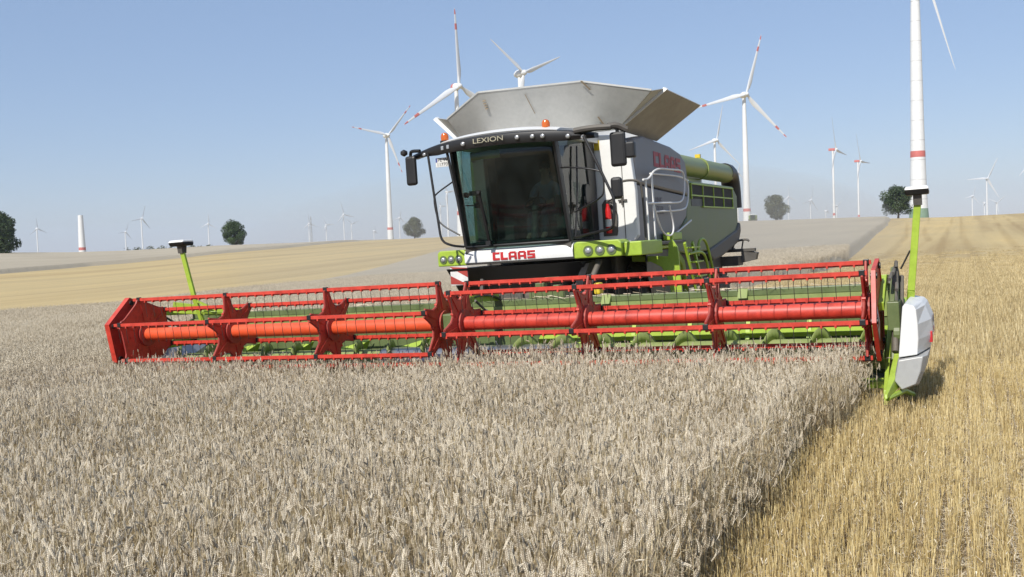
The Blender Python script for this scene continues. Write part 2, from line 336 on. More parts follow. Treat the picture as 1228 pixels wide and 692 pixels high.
def octa(c,ax,l,r,side):
    """elongated spikelet: 6 vertices"""
    a=np.cross(ax,side); a/= (np.linalg.norm(a)+1e-9); s=np.cross(a,ax)
    V=[c-ax*l*.45,c+a*r-ax*l*.05,c+s*r-ax*l*.05,c-a*r-ax*l*.05,c-s*r-ax*l*.05,c+ax*l*.55]
    F=[(0,2,1),(0,3,2),(0,4,3),(0,1,4),(5,1,2),(5,2,3),(5,3,4),(5,4,1)]
    return V,F
def stalk(V,F,MI,TI,x,y,hgt,lean,nod,hd,lod,earlen,rr,edge=0):
    """one wheat stalk at x,y: stem, nodding ear, dry leaf. hd = heading, nod = angle the ear bends over by"""
    t=random.random(); k=5 if lod==0 else 2
    d=np.array([math.cos(hd),math.sin(hd),0.]); up=np.array([0,0,1.]); side=np.cross(d,up)
    path=[]; p=np.array([x,y,0.]); ang=0
    n=k+ (2 if lod==0 else 1)
    for i in range(n+1):
        path.append((p.copy(),ang))
        st=hgt/n; ang=lean*(i/n)+ (nod*.55 if i>=n-2 and lod==0 else 0)*(1 if i==n-1 else .45)
        p=p+(up*math.cos(ang)+d*math.sin(ang))*st
    sides=3; w=rr
    ring=None
    for i,(q,a) in enumerate(path):
        ax=up*math.cos(a)+d*math.sin(a); o=len(V); e=np.cross(ax,side)
        for j in range(sides):
            th=2*math.pi*j/sides; V.append(q+(e*math.cos(th)+side*math.sin(th))*w*(1-.3*i/n))
        if ring is not None:
            for j in range(sides): F.append((ring+j,ring+(j+1)%sides,o+(j+1)%sides,o+j)); MI.append(1); TI.append(t)
        ring=o
    q,a=path[-1]
    if lod==0:
        rows=7; st=earlen/rows; a0=a+nod*.42
        for i in range(rows):
            a1=a0+nod*.22*(i/rows); ax=up*math.cos(a1)+d*math.sin(a1); e=np.cross(ax,side)
            sz=(.9+.25*math.sin(math.pi*(i+.6)/rows))
            for sg in (-1,1):
                out=e*sg if i%1==0 else side*sg
                out=(e*math.cos(hd*3)+side*math.sin(hd*3))*sg
                dirn=ax*.86+out*.55; dirn/=np.linalg.norm(dirn)
                c=q+out*.0036+ax*(.5 if sg>0 else 0)*st
                vv,ff=octa(c,dirn,.0150*sz,.0031*sz,side); o=len(V); V.extend(vv)
                tt=min(1,max(0,t*.5+.28+random.uniform(-.3,.3)))
                for qi,f in enumerate(ff): F.append(tuple(o+z for z in f)+(-1,)); MI.append(0); TI.append(min(1,tt+.12) if qi>3 else tt*.45)
            vv,ff=octa(q,ax,.014,.0030,side); o=len(V); V.extend(vv)
            for f in ff: F.append(tuple(o+z for z in f)+(-1,)); MI.append(0); TI.append(t*.3+.0)
            q=q+ax*st
        for lf in range(random.choice((0,1,1,2)) ):    # dry leaf, curling
            i=random.randint(1,len(path)-3); q=path[i][0]; h2=random.uniform(0,6.28); dd=np.array([math.cos(h2),math.sin(h2),0]); ss=np.cross(dd,up)
            an=.25; o=None; L_=random.uniform(.10,.2)
            for j in range(5):
                wd=.005*(1-j/4.6); a_=len(V); V.append(q+ss*wd); V.append(q-ss*wd)
                if o is not None: F.append((o,o+1,a_+1,a_)); MI.append(1); TI.append(random.uniform(.05,.55))
                o=a_; an+=random.uniform(.2,.85); q=q+(up*math.cos(an)+dd*math.sin(an))*L_/4
    else:
        ks=2 if lod==1 else 1
        for i in range(ks):
            a1=a+nod*(.75+.15*i/ks); ax=up*math.cos(a1)+d*math.sin(a1)
            vv,ff=octa(q+ax*earlen/ks*.45,ax,earlen/ks*1.1,.0085 if lod==1 else .011,side); o=len(V); V.extend(vv)
            for f in ff: F.append(tuple(o+z for z in f)+(-1,)); MI.append(0); TI.append(min(1,max(0,t*.8+.1+random.uniform(-.12,.12))))
            q=q+ax*earlen/ks
def build_patch(name,V,F,MI,TI,mats):
    me=bpy.data.meshes.new(name)
    me.from_pydata([tuple(p) for p in V],[],[tuple(z for z in f if z>=0) for f in F])
    for m in mats: me.materials.append(M[m])
    me.polygons.foreach_set('material_index',np.array(MI,dtype=np.int32))
    a=me.attributes.new('tint','FLOAT','FACE'); a.data.foreach_set('value',np.array(TI,dtype=np.float32)); me.update()
    return bpy.data.objects.new(name,me)
def ear_nod():
    u=random.random(); return random.uniform(.0,.35) if u<.42 else random.uniform(.3,1.2) if u<.54 else random.uniform(2.7,3.4)
def wheat_patch(name,size,n,lod,hbase=.80,spread=None):
    V=[];F=[];MI=[];TI=[]
    for _ in range(n):
        x=random.uniform(-size/2,size/2); y=random.uniform(-size/2,size/2)
        nod=ear_nod()
        hgt=random.gauss(hbase-.045,.058); hgt-=.0 if nod<1.5 else -.03
        stalk(V,F,MI,TI,x,y,hgt,random.uniform(0,.14 if spread is None else spread),nod,random.uniform(0,6.283),lod,random.uniform(.055,.082),.0015 if lod==0 else .0020)
    return build_patch(name,V,F,MI,TI,['ear','stem'] if lod==0 else ['ear_far','ear_far'])
def stubble_patch(name,size,lod,rs=.032):
    V=[];F=[];MI=[];TI=[]
    rows=4; step=size/rows
    for r in range(rows):
        for _ in range(int(size*(175 if lod==0 else 76))):
            x=-size/2+step*(r+.5)+random.gauss(0,rs if lod==0 else .06); y=random.uniform(-size/2,size/2)
            hh=random.uniform(.13,.27); le=abs(random.gauss(0,.16)); hd=random.uniform(0,6.28); w=.00165 if lod==0 else .0036
            p=np.array([x,y,0]); q=p+np.array([math.cos(hd)*math.sin(le),math.sin(hd)*math.sin(le),math.cos(le)])*hh
            o=len(V); t=random.random()
            for c in (p,q):
                for j in range(3): V.append(c+np.array([math.cos(2.094*j+hd),math.sin(2.094*j+hd),0])*w)
            for j in range(3): F.append((o+j,o+(j+1)%3,o+3+(j+1)%3,o+3+j)); MI.append(0); TI.append(t)
            F.append((o+3,o+4,o+5,-1)); MI.append(0); TI.append(.9)
            if lod==0 and random.random()<.35:     # torn sheath leaf
                a=random.uniform(0,6.28); m=p+(q-p)*random.uniform(.3,.9); e=m+np.array([math.cos(a)*.05,math.sin(a)*.05,random.uniform(-.05,.05)])
                s=np.array([-math.sin(a),math.cos(a),0])*.004; o=len(V); V.extend([m-s,m+s,e+s*.3,e-s*.3]); F.append((o,o+1,o+2,o+3)); MI.append(1); TI.append(random.random())
    for _ in range(int(size*size*(1150 if lod==0 else 150))):   # straw lying about
        x=random.uniform(-size/2,size/2); y=random.uniform(-size/2,size/2); a=random.uniform(0,6.28); L_=random.uniform(.03,.14); z=random.uniform(.005,.06); b=random.gauss(0,.2)
        d=np.array([math.cos(a)*math.cos(b),math.sin(a)*math.cos(b),math.sin(b)])*L_/2; s=np.array([-math.sin(a),math.cos(a),random.uniform(-.5,.5)])*(.0024 if lod==0 else .005)
        c=np.array([x,y,z]); o=len(V); V.extend([c-d-s,c+d-s,c+d+s,c-d+s]); F.append((o,o+1,o+2,o+3)); MI.append(1); TI.append(random.random())
    return build_patch(name,V,F,MI,TI,['stub' if lod==0 else 'stub_far','litter'])
def clump(name,n,hb,out):      # loose stalks at the cut edge; leaning towards +x
    V=[];F=[];MI=[];TI=[]
    for _ in range(n):
        stalk(V,F,MI,TI,random.gauss(0,.04),random.gauss(0,.04),random.gauss(hb,.08),abs(random.gauss(out,.12)),ear_nod(),random.gauss(0,1.2),0,random.uniform(.07,.09),.0018)
    return build_patch(name,V,F,MI,TI,['ear','stem'])
def scatter(name,variants,pts,rot,scale,idx,label,cat):
    """pts: positions; instances drawn from `variants` by index"""
    src=bpy.data.collections.new(name+'_kinds')
    for k,o in enumerate(variants): o.name='%s_%02d'%(name,k); src.objects.link(o)
    me=bpy.data.meshes.new(name); me.vertices.add(len(pts)); me.vertices.foreach_set('co',np.asarray(pts,np.float32).ravel())
    for nm,ty,val in (('rot','FLOAT_VECTOR',rot),('scl','FLOAT_VECTOR',scale)):
        a=me.attributes.new(nm,ty,'POINT'); a.data.foreach_set('vector',np.asarray(val,np.float32).ravel())
    a=me.attributes.new('idx','INT','POINT'); a.data.foreach_set('value',np.asarray(idx,np.int32)); me.update()
    o=link(name,me); md=o.modifiers.new('scatter','NODES')
    g=bpy.data.node_groups.new(name,'GeometryNodeTree'); md.node_group=g
    g.interface.new_socket('Geometry',in_out='INPUT',socket_type='NodeSocketGeometry'); g.interface.new_socket('Geometry',in_out='OUTPUT',socket_type='NodeSocketGeometry')
    gi=g.nodes.new('NodeGroupInput'); go=g.nodes.new('NodeGroupOutput'); ip=g.nodes.new('GeometryNodeInstanceOnPoints'); ci=g.nodes.new('GeometryNodeCollectionInfo')
    ci.inputs[0].default_value=src; ci.inputs['Separate Children'].default_value=True; ci.inputs['Reset Children'].default_value=True
    def na(nm,t):
        n=g.nodes.new('GeometryNodeInputNamedAttribute'); n.data_type=t; n.inputs[0].default_value=nm; return n.outputs[0]
    L=g.links; L.new(gi.outputs[0],ip.inputs['Points']); L.new(ci.outputs[0],ip.inputs['Instance']); ip.inputs['Pick Instance'].default_value=True
    L.new(na('idx','INT'),ip.inputs['Instance Index']); L.new(na('scl','FLOAT_VECTOR'),ip.inputs['Scale'])
    er=g.nodes.new('FunctionNodeEulerToRotation'); L.new(na('rot','FLOAT_VECTOR'),er.inputs[0]); L.new(er.outputs[0],ip.inputs['Rotation'])
    L.new(ip.outputs[0],go.inputs[0])
    return tag(o,label,cat,kind='stuff')
def inview(x,y,m=2.0):
    dx=x-CAM[0];dy=y-CAM[1]; d=dx*(-.41349)+dy*.90921; l=dx*.9104+dy*.4120     # depth, lateral
    return (np.abs(l)<d*.52+m)&(d>2.0)
def lattice(x0,x1,y0,y1,s,jit):
    xs=np.arange(x0,x1,s); ys=np.arange(y0,y1,s); X,Y=np.meshgrid(xs,ys); X=X.ravel()+rng.uniform(-jit,jit,X.size); Y=Y.ravel()+rng.uniform(-jit,jit,Y.size); return X,Y
def rxyz(n,quarter=True):
    r=np.zeros((n,3)); r[:,2]=rng.integers(0,4,n)*math.pi/2 if quarter else rng.uniform(0,6.283,n); return r
# near wheat
ZF=lambda x,y:height(x,y)
X,Y=lattice(-30,5.8,-12,2.2,.4,.06); s=standing(X,Y); D=np.hypot(X-CAM[0],Y-CAM[1])
k=(s>.12)&inview(X,Y,1.6)&(D<19)&~((X>-6.3)&(Y>.22)&(X<6.2))
X=X[k];Y=Y[k]; near=[wheat_patch('p',.46,116,0) for _ in range(7)]
hz=.96+.05*np.sin(X*.9+Y*.35)+.04*np.sin(Y*1.3-X*.4)+rng.uniform(-.05,.05,len(X)); hz=hz*np.where(Y>-1.0,np.where(X<0,1.0,1.09),1)
scatter('standing_wheat',near,np.stack([X,Y,ZF(X,Y)],1),rxyz(len(X)),np.stack([np.ones(len(X)),np.ones(len(X)),hz],1),rng.integers(0,7,len(X)),'ripe grey beige standing wheat filling the foreground before the red reel','wheat')
# edge clumps
n=330; Yc=rng.uniform(-11.5,.2,n); Xc=np.interp(Yc,[-12,-3,-.6,.5],[5.36,5.46,5.70,5.76])+rng.normal(0,.07,n)+.06*np.sin(Yc*2.1); cl=[clump('c',9,.74,.10) for _ in range(5)]+[clump('c',3,.70,.6) for _ in range(2)]
ix=np.where(rng.uniform(0,1,n)<.95,rng.integers(0,5,n),rng.integers(5,7,n))
r=np.zeros((n,3)); r[:,2]=rng.uniform(0,6.28,n)
scatter('wheat_edge',cl,np.stack([Xc,Yc,ZF(Xc,Yc)],1),r,np.ones((n,3)),ix,'ragged leaning wheat stalks along the cut edge beside the yellow stubble','wheat')
# farther wheat
X,Y=lattice(-75,4,-2,75,.8,.1); s=standing(X,Y); D=np.hypot(X-CAM[0],Y-CAM[1])
k=(s>.35)&inview(X,Y,1.5)&(D>=18.6)&(D<78)&~((X>-6.9)&(Y>-.1)&(Y<16)&(X<6))
X=X[k];Y=Y[k]; far=[wheat_patch('f',.92,400,1) for _ in range(5)]
hz=.95+.05*np.sin(X*.5+Y*.35)+rng.uniform(-.04,.04,len(X))
scatter('receding_wheat',far,np.stack([X,Y,ZF(X,Y)],1),rxyz(len(X)),np.stack([np.ones(len(X)),np.ones(len(X)),hz],1),rng.integers(0,5,len(X)),'ripe standing wheat stretching back left of and behind the cutting table','wheat')
# stubble
X,Y=lattice(4.6,16,-12.6,9,.6,0.0); X=X+0; D=np.hypot(X-CAM[0],Y-CAM[1])
k=(X>5.35)&inview(X,Y,1.4)&(D<17)
X=X[k];Y=Y[k]; st=[stubble_patch('s',.6,0,.036) for _ in range(4)]+[stubble_patch('s',.6,0,.024) for _ in range(3)]
r=np.zeros((len(X),3)); r[:,2]=rng.integers(0,2,len(X))*math.pi
hz=np.clip(1.16-(X-5.6)*.15,.75,1.2)+rng.uniform(-.08,.08,len(X))
scatter('stubble',st,np.stack([X,Y,ZF(X,Y)],1),r,np.stack([np.ones(len(X)),np.ones(len(X)),hz],1),np.where(X+rng.uniform(-.5,.5,len(X))>7.2,rng.integers(4,7,len(X)),rng.integers(0,4,len(X))),'golden cut stubble in rows with chopped straw at the lower right','stubble')
X,Y=lattice(-6.0,34,-2,84,.9,0.0); D=np.hypot(X-CAM[0],Y-CAM[1]); s=standing(X,Y)
k=(s<-.3)&inview(X,Y,1.5)&(D>=16.6)&(D<84)&(rng.uniform(0,1,X.size)<np.clip((88-D)/48,0,1))
D0=D[k];X=X[k];Y=Y[k]; st=[stubble_patch('s',.92,1) for _ in range(4)]
r=np.zeros((len(X),3)); r[:,2]=rng.integers(0,2,len(X))*math.pi
scatter('receding_stubble',st,np.stack([X,Y,ZF(X,Y)],1),r,np.stack([np.ones(len(X)),np.ones(len(X)),np.clip(1.0-(D0-18)/66,.05,1)],1),rng.integers(0,4,len(X)),'golden stubble running back beside and behind the harvester','stubble')
# ------------------------------------------------------------------ block letters
GL={'C':[(0,0,.3,1),(.3,.74,.8,1),(.3,0,.8,.26)],'L':[(0,0,.3,1),(.3,0,.8,.26)],
    'A':[(0,0,.26,.86),(.13,.76,.77,1),(.26,.26,.64,.48),(.64,0,.9,.86)],
    'S':[(0,.76,.82,1),(0,.5,.28,.76),(0,.38,.82,.6),(.54,.24,.82,.38),(0,0,.82,.24)]}
def blocktext(text,w,h,gap=.12):
    """letters as (x0,z0,x1,z1) rectangles over a total width w"""
    r=[];x=0
    for ch in text:
        g=GL[ch]; r+=[(x+a,b,x+c,d) for a,b,c,d in g]; x+=max(q[2] for q in g)+gap
    x-=gap; return [(a/x*w,b*h,c/x*w,d*h) for a,b,c,d in r]
def fonttext(name,body,size,mat,parent,mtx,sx=1,ext=.002):
    c=bpy.data.curves.new(name,'FONT'); c.body=body; c.size=size; c.extrude=ext; c.align_x='CENTER'; c.align_y='CENTER'
    t=bpy.data.objects.new(name,c); COL.objects.link(t); bpy.context.view_layer.update()
    me=bpy.data.meshes.new_from_object(t.evaluated_get(bpy.context.evaluated_depsgraph_get())); bpy.data.objects.remove(t)
    o=link(name,me,parent); me.materials.clear(); me.materials.append(M[mat]); off=Vector(parent['_o'])
    me.transform(Matrix.Translation(-off)@mtx@Matrix.Diagonal((sx,1,1,1))); o['_o']=tuple(off); return o
FRONT=Matrix.Rotation(R_(90),4,'X')             # text plane facing -y
def side(yaw): return Matrix.Rotation(R_(yaw),4,'Z')@FRONT

# ================================================================== COMBINE HARVESTER
cb=mach_root('combine_harvester',(0,7,0),'large white and green combine harvester with glass cab cutting the wheat','harvester')
# --- lower body
body=MB(); body.box(-1.1,1.1,3.3,5.4,1.1,2.02); body.box(-1.3,1.3,4.3,12.8,1.15,2.2); obj('chassis',body,'dark',cb,bevel=.03)
obj('underbody_shield',MB().prism([(2.75,2.02),(4.3,2.02),(4.3,1.2),(3.6,1.2)],'x',-1.35,1.2),'black',cb)
fh=MB(); fh.hexa([(-.75,1.55,.45),(.75,1.55,.45),(.75,1.55,1.2),(-.75,1.55,1.2)],[(-.72,4.2,1.0),(.72,4.2,1.0),(.72,4.2,1.8),(-.72,4.2,1.8)]); obj('feeder_house',fh,'dark',cb,bevel=.02)
for sx in (-1,1):
    obj('lift_cylinder',MB().tube([(sx*.95,1.8,.6),(sx*.95,3.0,.95)],.055,12).tube([(sx*.95,3.0,.95),(sx*.95,4.1,1.25)],.07,12),'dark',cb,smooth=True)
obj('drive_shaft_cover',MB().tube([(1.28,2.6,1.45),(1.4,3.1,2.0)],.05,12),'dark',cb,smooth=True)
# hoses below the cab
hs=MB(); 
for i in range(5): hs.tube(smoothpath([(1.15+.03*i,2.5,1.2),(1.1+.03*i,2.6,1.6),(1.2+.02*i,2.9,2.0),(1.2,3.4,2.0)]),.014,6)
obj('hydraulic_hose',hs,'black',cb,smooth=True)
# --- wheels
def wheel(name,x,y,r,wd,rimr,lug):
    w_=MB(); n=48; prof=[(rimr,-wd*.42),(r*.86,-wd*.5),(r*.965,-wd*.44),(r*.985,0),(r*.965,wd*.44),(r*.86,wd*.5),(rimr,wd*.42)]
    t=obj(name,MB().lathe(prof,(x,y,r),axis='x',n=n),'rubber',cb,smooth=True)
    lg=MB(); k=22
    for i in range(k):
        for s_ in(-1,1):
            a=2*math.pi*(i+(.5 if s_>0 else 0))/k; b=a+.16
            pa=Vector((x+s_*.02,y+math.cos(a)*r*.99,r+math.sin(a)*r*.99)); pb=Vector((x+s_*wd*.49,y+math.cos(b)*r*.94,r+math.sin(b)*r*.94))
            lg.bar(pa,pb,.055,lug,up=(0,math.cos(a),math.sin(a)))
    obj('tread',lg,'rubber',t)
    rm=obj('rim',MB().lathe([(rimr*1.02,-wd*.36),(rimr*.9,-wd*.30),(rimr*.8,-wd*.05),(.2,0),(.2,.06),(rimr*.8,.05),(rimr*.9,wd*.3),(rimr*1.02,wd*.36)],(x,y,r),axis='x',n=32),'white',t,smooth=True)
    return t
for s_ in(-1,1):
    wheel('wheel',s_*1.38,5.6,1.04,.75,.45,.07); wheel('wheel',s_*1.35,11.6,.72,.5,.33,.05)
# --- front fender and platform
fd=MB()
P_=[(4.15,2.19),(4.2,2.12),(6.1,2.12),(6.75,1.75),(7.1,1.2),(7.2,1.2),(6.95,1.85),(6.3,2.19)]
fd.prism(P_,'x',1.2,1.86); obj('fender',fd,'seed',cb,bevel=.02)
obj('platform_box',MB().box(1.9,2.2,2.95,4.2,2.06,2.30),'seed',cb,bevel=.02)
obj('platform_deck',MB().box(1.0,1.95,3.0,6.8,2.2,2.26),'dark',cb,bevel=.01)
0 and obj('platform_bracket',MB().prism([(5.4,1.85),(6.9,1.85),(6.7,2.06),(6.4,2.30),(6.0,2.30),(5.8,2.06)],'x',1.9,1.94),'seed',cb,bevel=.01)
# --- bumper with block letters and light clusters
bp_=MB(); n=14; v=[];f=[]
def by(x): return 2.78+.13*(x/1.0)**2
for i in range(n+1):
    x=-1.03+2.05*i/n; y=by(x)
    for (dy,z) in ((0.02,2.07),(-.05,2.11),(-.06,2.22),(-.03,2.30),(.03,2.345),(.2,2.35),(.2,2.07)): v.append((x,y+dy,z))
m_=7
for i in range(n): f+=[(i*m_+j,i*m_+(j+1)%m_,(i+1)*m_+(j+1)%m_,(i+1)*m_+j) for j in range(m_)]
f+=[tuple(range(m_))[::-1],tuple(range(n*m_,(n+1)*m_))]
bmp=obj('bumper',MB().add(v,f),'white',cb,smooth=True)
lt=MB()
for a,b,c,d in blocktext('CLAAS',.80,.135):
    x0=-.42+a;x1=-.42+c; k=2
    for i in range(k):
        xa=x0+(x1-x0)*i/k; xb=x0+(x1-x0)*(i+1)/k; ya=by(xa)-.066; yb=by(xb)-.066
        lt.hexa([(xa,ya,2.13+b),(xb,yb,2.13+b),(xb,yb,2.13+d),(xa,ya,2.13+d)],[(xa,ya+.02,2.13+b),(xb,yb+.02,2.13+b),(xb,yb+.02,2.13+d),(xa,ya+.02,2.13+d)])
obj('block_lettering',lt,'letterred',bmp)
def cluster(s_):
    x0,x1=(1.04,1.88) if s_>0 else (-1.62,-1.04)
    pts=[(x0,2.07),(x0,2.33),(x0+.12*s_ if s_>0 else x0+.12,2.36),(x1-.05,2.34),(x1,2.28),(x1,2.08)]
    pts=[(x0,2.07),(x1,2.07),(x1,2.30),(x1-.05,2.35),(x0+.05,2.35),(x0,2.31)]
    yy=2.86 if s_>0 else 2.95
    c=obj('headlight_cluster',MB().prism([(a,b) for a,b in pts],'y',yy,yy+.5),'seed',cb,bevel=.02)
    for k in range(3):
        cx=(1.30+.205*k) if s_>0 else (-1.50+.155*k); r=.074 if s_>0 else .062; cz=2.19
        obj('headlight_bowl',MB().lathe([(r*1.18,-.012),(r*1.18,.004)],(cx,yy-.002,cz),axis='y',n=20),'hull',c,smooth=True)
        obj('headlight',MB().lathe([(r*.3,-.034),(r*.6,-.026),(r*.74,-.013)],(cx,yy-.002,cz),axis='y',n=20),'lamp',c,smooth=True)
cluster(1); cluster(-1)
# warning board below the right cluster, striped
wb=obj('warning_board',MB().box(-1.30,-.96,2.80,2.815,1.73,2.06),'plate',cb)
st=MB()
for k in (-1,0,1):
    o=k*.30; q=[(-1.30,1.73+.02+o),(-1.30,1.90+o),(-.96,1.90+o+.22-.39+.0),(-.96,1.73+o-.17)]
    q=[(x,min(2.06,max(1.73,z))) for x,z in q]
    st.prism(q,'y',2.796,2.799)
obj('red_stripe',st,'darkred',wb)
# --- cab
cabf=MB(); cabf.prism([(-1.0,2.86),(1.0,2.86),(1.02,4.3),(-1.02,4.3)],'z',2.26,2.38)
obj('cab_floor',cabf,'dark',cb)
obj('cab_back_wall',MB().box(-1.0,.98,4.22,4.28,2.3,4.2),'black',cb)
def wx(t,s_): return s_*(.985-.03*t)
def wy(t): return 2.86-.40*t
gl=MB(); n=12; m2=6; v=[];f=[]
for j in range(m2+1):
    t=j/m2
    for i in range(n+1):
        u=-1+2*i/n; v.append((wx(t,u),wy(t)-.16*(1-u*u)+0.,2.39+1.72*t))
f=[(j*(n+1)+i,j*(n+1)+i+1,(j+1)*(n+1)+i+1,(j+1)*(n+1)+i) for j in range(m2) for i in range(n)]
ws=obj('windscreen',MB().add(v,f),'glass',cb,smooth=True)
ws.modifiers.new('t','SOLIDIFY').thickness=.006
# dark seal band around the screen
sl=MB()
for s_ in(-1,1): sl.tube([(wx(t/6,s_),wy(t/6),2.39+1.72*t/6) for t in range(7)],.028,6)
sl.tube([(wx(0,-1+2*i/n),wy(0)-.16*(1-(-1+2*i/n)**2),2.385) for i in range(n+1)],.022,6)
obj('screen_seal',sl,'black',ws,smooth=True)
# side glazing, pillars
for s_ in(-1,1):
    sg=obj('side_window',MB().hexa([(s_*.985,2.90,2.40),(s_*1.0,4.12,2.40),(s_*.99,3.98,4.10),(s_*.955,2.52,4.10)],[(s_*.979,2.90,2.40),(s_*.994,4.12,2.40),(s_*.984,3.98,4.10),(s_*.949,2.52,4.10)]),'sideglass',cb)
    obj('rear_pillar',MB().hexa([(s_*1.02,4.02,2.36),(s_*1.02,4.28,2.36),(s_*1.01,4.28,4.16),(s_*1.01,3.80,4.16)],[(s_*.93,4.02,2.36),(s_*.93,4.28,2.36),(s_*.93,4.28,4.16),(s_*.93,3.80,4.16)]),'black',cb,bevel=.015)
    obj('front_pillar',MB().hexa([(s_*1.0,2.90,2.38),(s_*1.0,2.98,2.38),(s_*.975,2.62,4.12),(s_*.975,2.50,4.12)],[(s_*.945,2.88,2.38),(s_*.945,2.98,2.38),(s_*.92,2.60,4.12),(s_*.92,2.48,4.12)]),'black',cb)
hd=MB(); hd.tube(smoothpath([(1.03,3.0,2.42),(1.04,3.2,3.1),(1.03,3.35,4.0)],2),.016,6); obj('door_seal',hd,'black',cb,smooth=True)
dh=MB(); dh.box(1.0,1.05,3.62,3.86,3.02,3.08); dh.box(1.0,1.02,3.60,3.66,2.94,3.14); obj('door_handle',dh,'black',cb,bevel=.01)
obj('door_pocket',MB().prism([(3.66,3.05),(3.66,3.28),(3.72,3.36),(3.84,3.36),(3.92,3.28),(3.92,3.05),(3.86,3.0),(3.72,3.0)],'x',1.002,1.03),'black',cb,bevel=.01)
# wiper
wp=MB(); wp.bar((-.42,2.655,2.42),(-.42,2.36,3.30),.045,.03); wp.bar((-.42,2.62,2.75),(-.44,2.40,3.28),.018); wp.box(-.47,-.38,2.60,2.68,2.40,2.47); wp.lathe([(.03,0),(.03,.06)],(-.42,2.33,3.3),axis='y',n=10)
obj('wiper',wp,'black',cb)
# interior
seat=obj('driver_seat',MB().box(-.02,.52,3.45,3.95,2.72,2.88),'cloth',cb,bevel=.05); obj('backrest',MB().hexa([(-.02,3.9,2.85),(.52,3.9,2.85),(.52,4.05,2.85),(-.02,4.05,2.85)],[(.02,4.02,3.62),(.48,4.02,3.62),(.48,4.14,3.62),(.02,4.14,3.62)]),'cloth',seat,bevel=.05)
obj('seat_base',MB().box(.1,.4,3.5,3.9,2.38,2.72),'dark',seat,bevel=.02)
c_=MB(); c_.tube([(.25,3.05,2.38),(.25,3.2,3.02)],.06,10); sc=obj('steering_column',c_,'dark',cb,smooth=True)
rg=[(.25+.19*math.cos(a),3.2+.19*math.sin(a)*.75,3.06+.19*math.sin(a)*.62) for a in [2*math.pi*i/20 for i in range(20)]]
wl=MB(); wl.tube(rg,.016,6,closed=True); [wl.bar((.25,3.2,3.05),rg[i],.02) for i in (0,7,13)]; obj('steering_wheel',wl,'black',sc,smooth=True)
obj('monitor',MB().box(.62,.86,3.15,3.2,2.95,3.18),'black',cb,bevel=.01)
cn=MB(); cn.box(.58,.82,3.3,4.0,2.6,2.85); obj('side_console',cn,'dark',cb,bevel=.03)
ck=MB(); ck.bar((-.68,2.80,3.32),(-.68,2.83,3.10),.03); ck.box(-.80,-.60,2.75,2.82,3.28,3.36); ck.bar((-.78,2.80,3.3),(-.92,2.8,3.3),.03); ck.box(-.74,-.62,2.8,2.86,3.06,3.15); ck.bar((-.68,2.83,3.1),(-.92,2.83,3.12),.02); ck.lathe([(.05,0),(.05,.05)],(-.88,2.78,3.3),axis='y',n=12); obj('cab_gauge_bracket',ck,'black',cb)
obj('sun_strip',MB().hexa([(-.60,2.50,3.86),(-.02,2.44,3.86),(-.02,2.42,3.99),(-.60,2.48,3.99)],[(-.60,2.52,3.86),(-.02,2.46,3.86),(-.02,2.44,3.99),(-.60,2.50,3.99)]),'limestrip',cb)
obj('cab_shelf',MB().box(-.9,.9,2.85,3.0,2.39,2.46),'black',cb,bevel=.03)
obj('cooler_box',MB().box(-.28,-.10,3.0,3.2,2.38,2.72),'dark',cb,bevel=.02)
obj('training_seat',MB().box(-.72,-.3,3.6,3.98,2.4,2.9),'cloth',cb,bevel=.05)
# --- roof and visor
rf=MB(); v=[];f=[]; n=16
def vy_(x): return 2.20+.10*(x/1.0)**2+ (.12*max(0,abs(x)-1.0)**1.3)
def vz(x): return 4.235-.035*x*x -.06*max(0,abs(x)-1.1)**1.2
for i in range(n+1):
    x=-1.80+3.45*i/n; y=vy_(x); z=vz(x); th=.19 if abs(x)<1.15 else max(.085,.19-.19*(abs(x)-1.15))
    dp=.34 if abs(x)<1.1 else .2
    for (dy,dz) in ((.015,-th),(-.02,-th*.55),(0,-.02),(.04,0),(dp,.0),(dp,-th*.8)): v.append((x,y+dy,z+dz))
for i in range(n): f+=[(i*6+j,i*6+(j+1)%6,(i+1)*6+(j+1)%6,(i+1)*6+j) for j in range(6)]
f+=[tuple(range(6))[::-1],tuple(range(n*6,(n+1)*6))]
vs=obj('roof_visor',MB().add(v,f),'black',cb,smooth=True)
rp=MB(); v=[];f=[]; rows=[(2.27,.03),(2.5,.10),(3.2,.16),(4.0,.15),(4.4,.08),(4.42,-.1),(2.4,-.1)]
for i in range(11):
    x=-1.08+2.16*i/10
    for y,dz in rows: v.append((x,y+(.06*x*x if y<2.4 else 0),4.235-.05*x*x+dz*(1-.25*abs(x)**3)))
k=len(rows)
for i in range(10): f+=[(i*k+j,i*k+(j+1)%k,(i+1)*k+(j+1)%k,(i+1)*k+j) for j in range(k)]
f+=[tuple(range(k))[::-1],tuple(range(10*k,11*k))]
obj('cab_roof',MB().add(v,f),'white',cb,smooth=True)
fonttext('roof_lettering','LEXION',.115,'lettersilver',vs,Matrix.Translation((-.09,2.163,4.14))@Matrix.Rotation(R_(-3),4,'Z')@FRONT,sx=1.45)
for x in (-1.45,-.58,.43,.69,.86,1.26,1.49):
    z=vz(x)-.10; y=vy_(x)-.035; r=.036 if x>-1 else .031
    l_=obj('work_light',MB().lathe([(r*1.15,.0),(r*1.15,.05)],(x,y,z),axis='y',n=18),'dark',vs,smooth=True)
    obj('lens',MB().lathe([(r*.4,-.018),(r*.85,-.01),(r,.002)],(x,y-.001,z),axis='y',n=18),'lamp',l_,smooth=True)
for x in (-1.02,-.90):
    obj('lamp_slot',MB().box(x-.025,x+.025,vy_(x)-.03,vy_(x)+.01,vz(x)-.13,vz(x)-.06),'lamp',vs,bevel=.01)
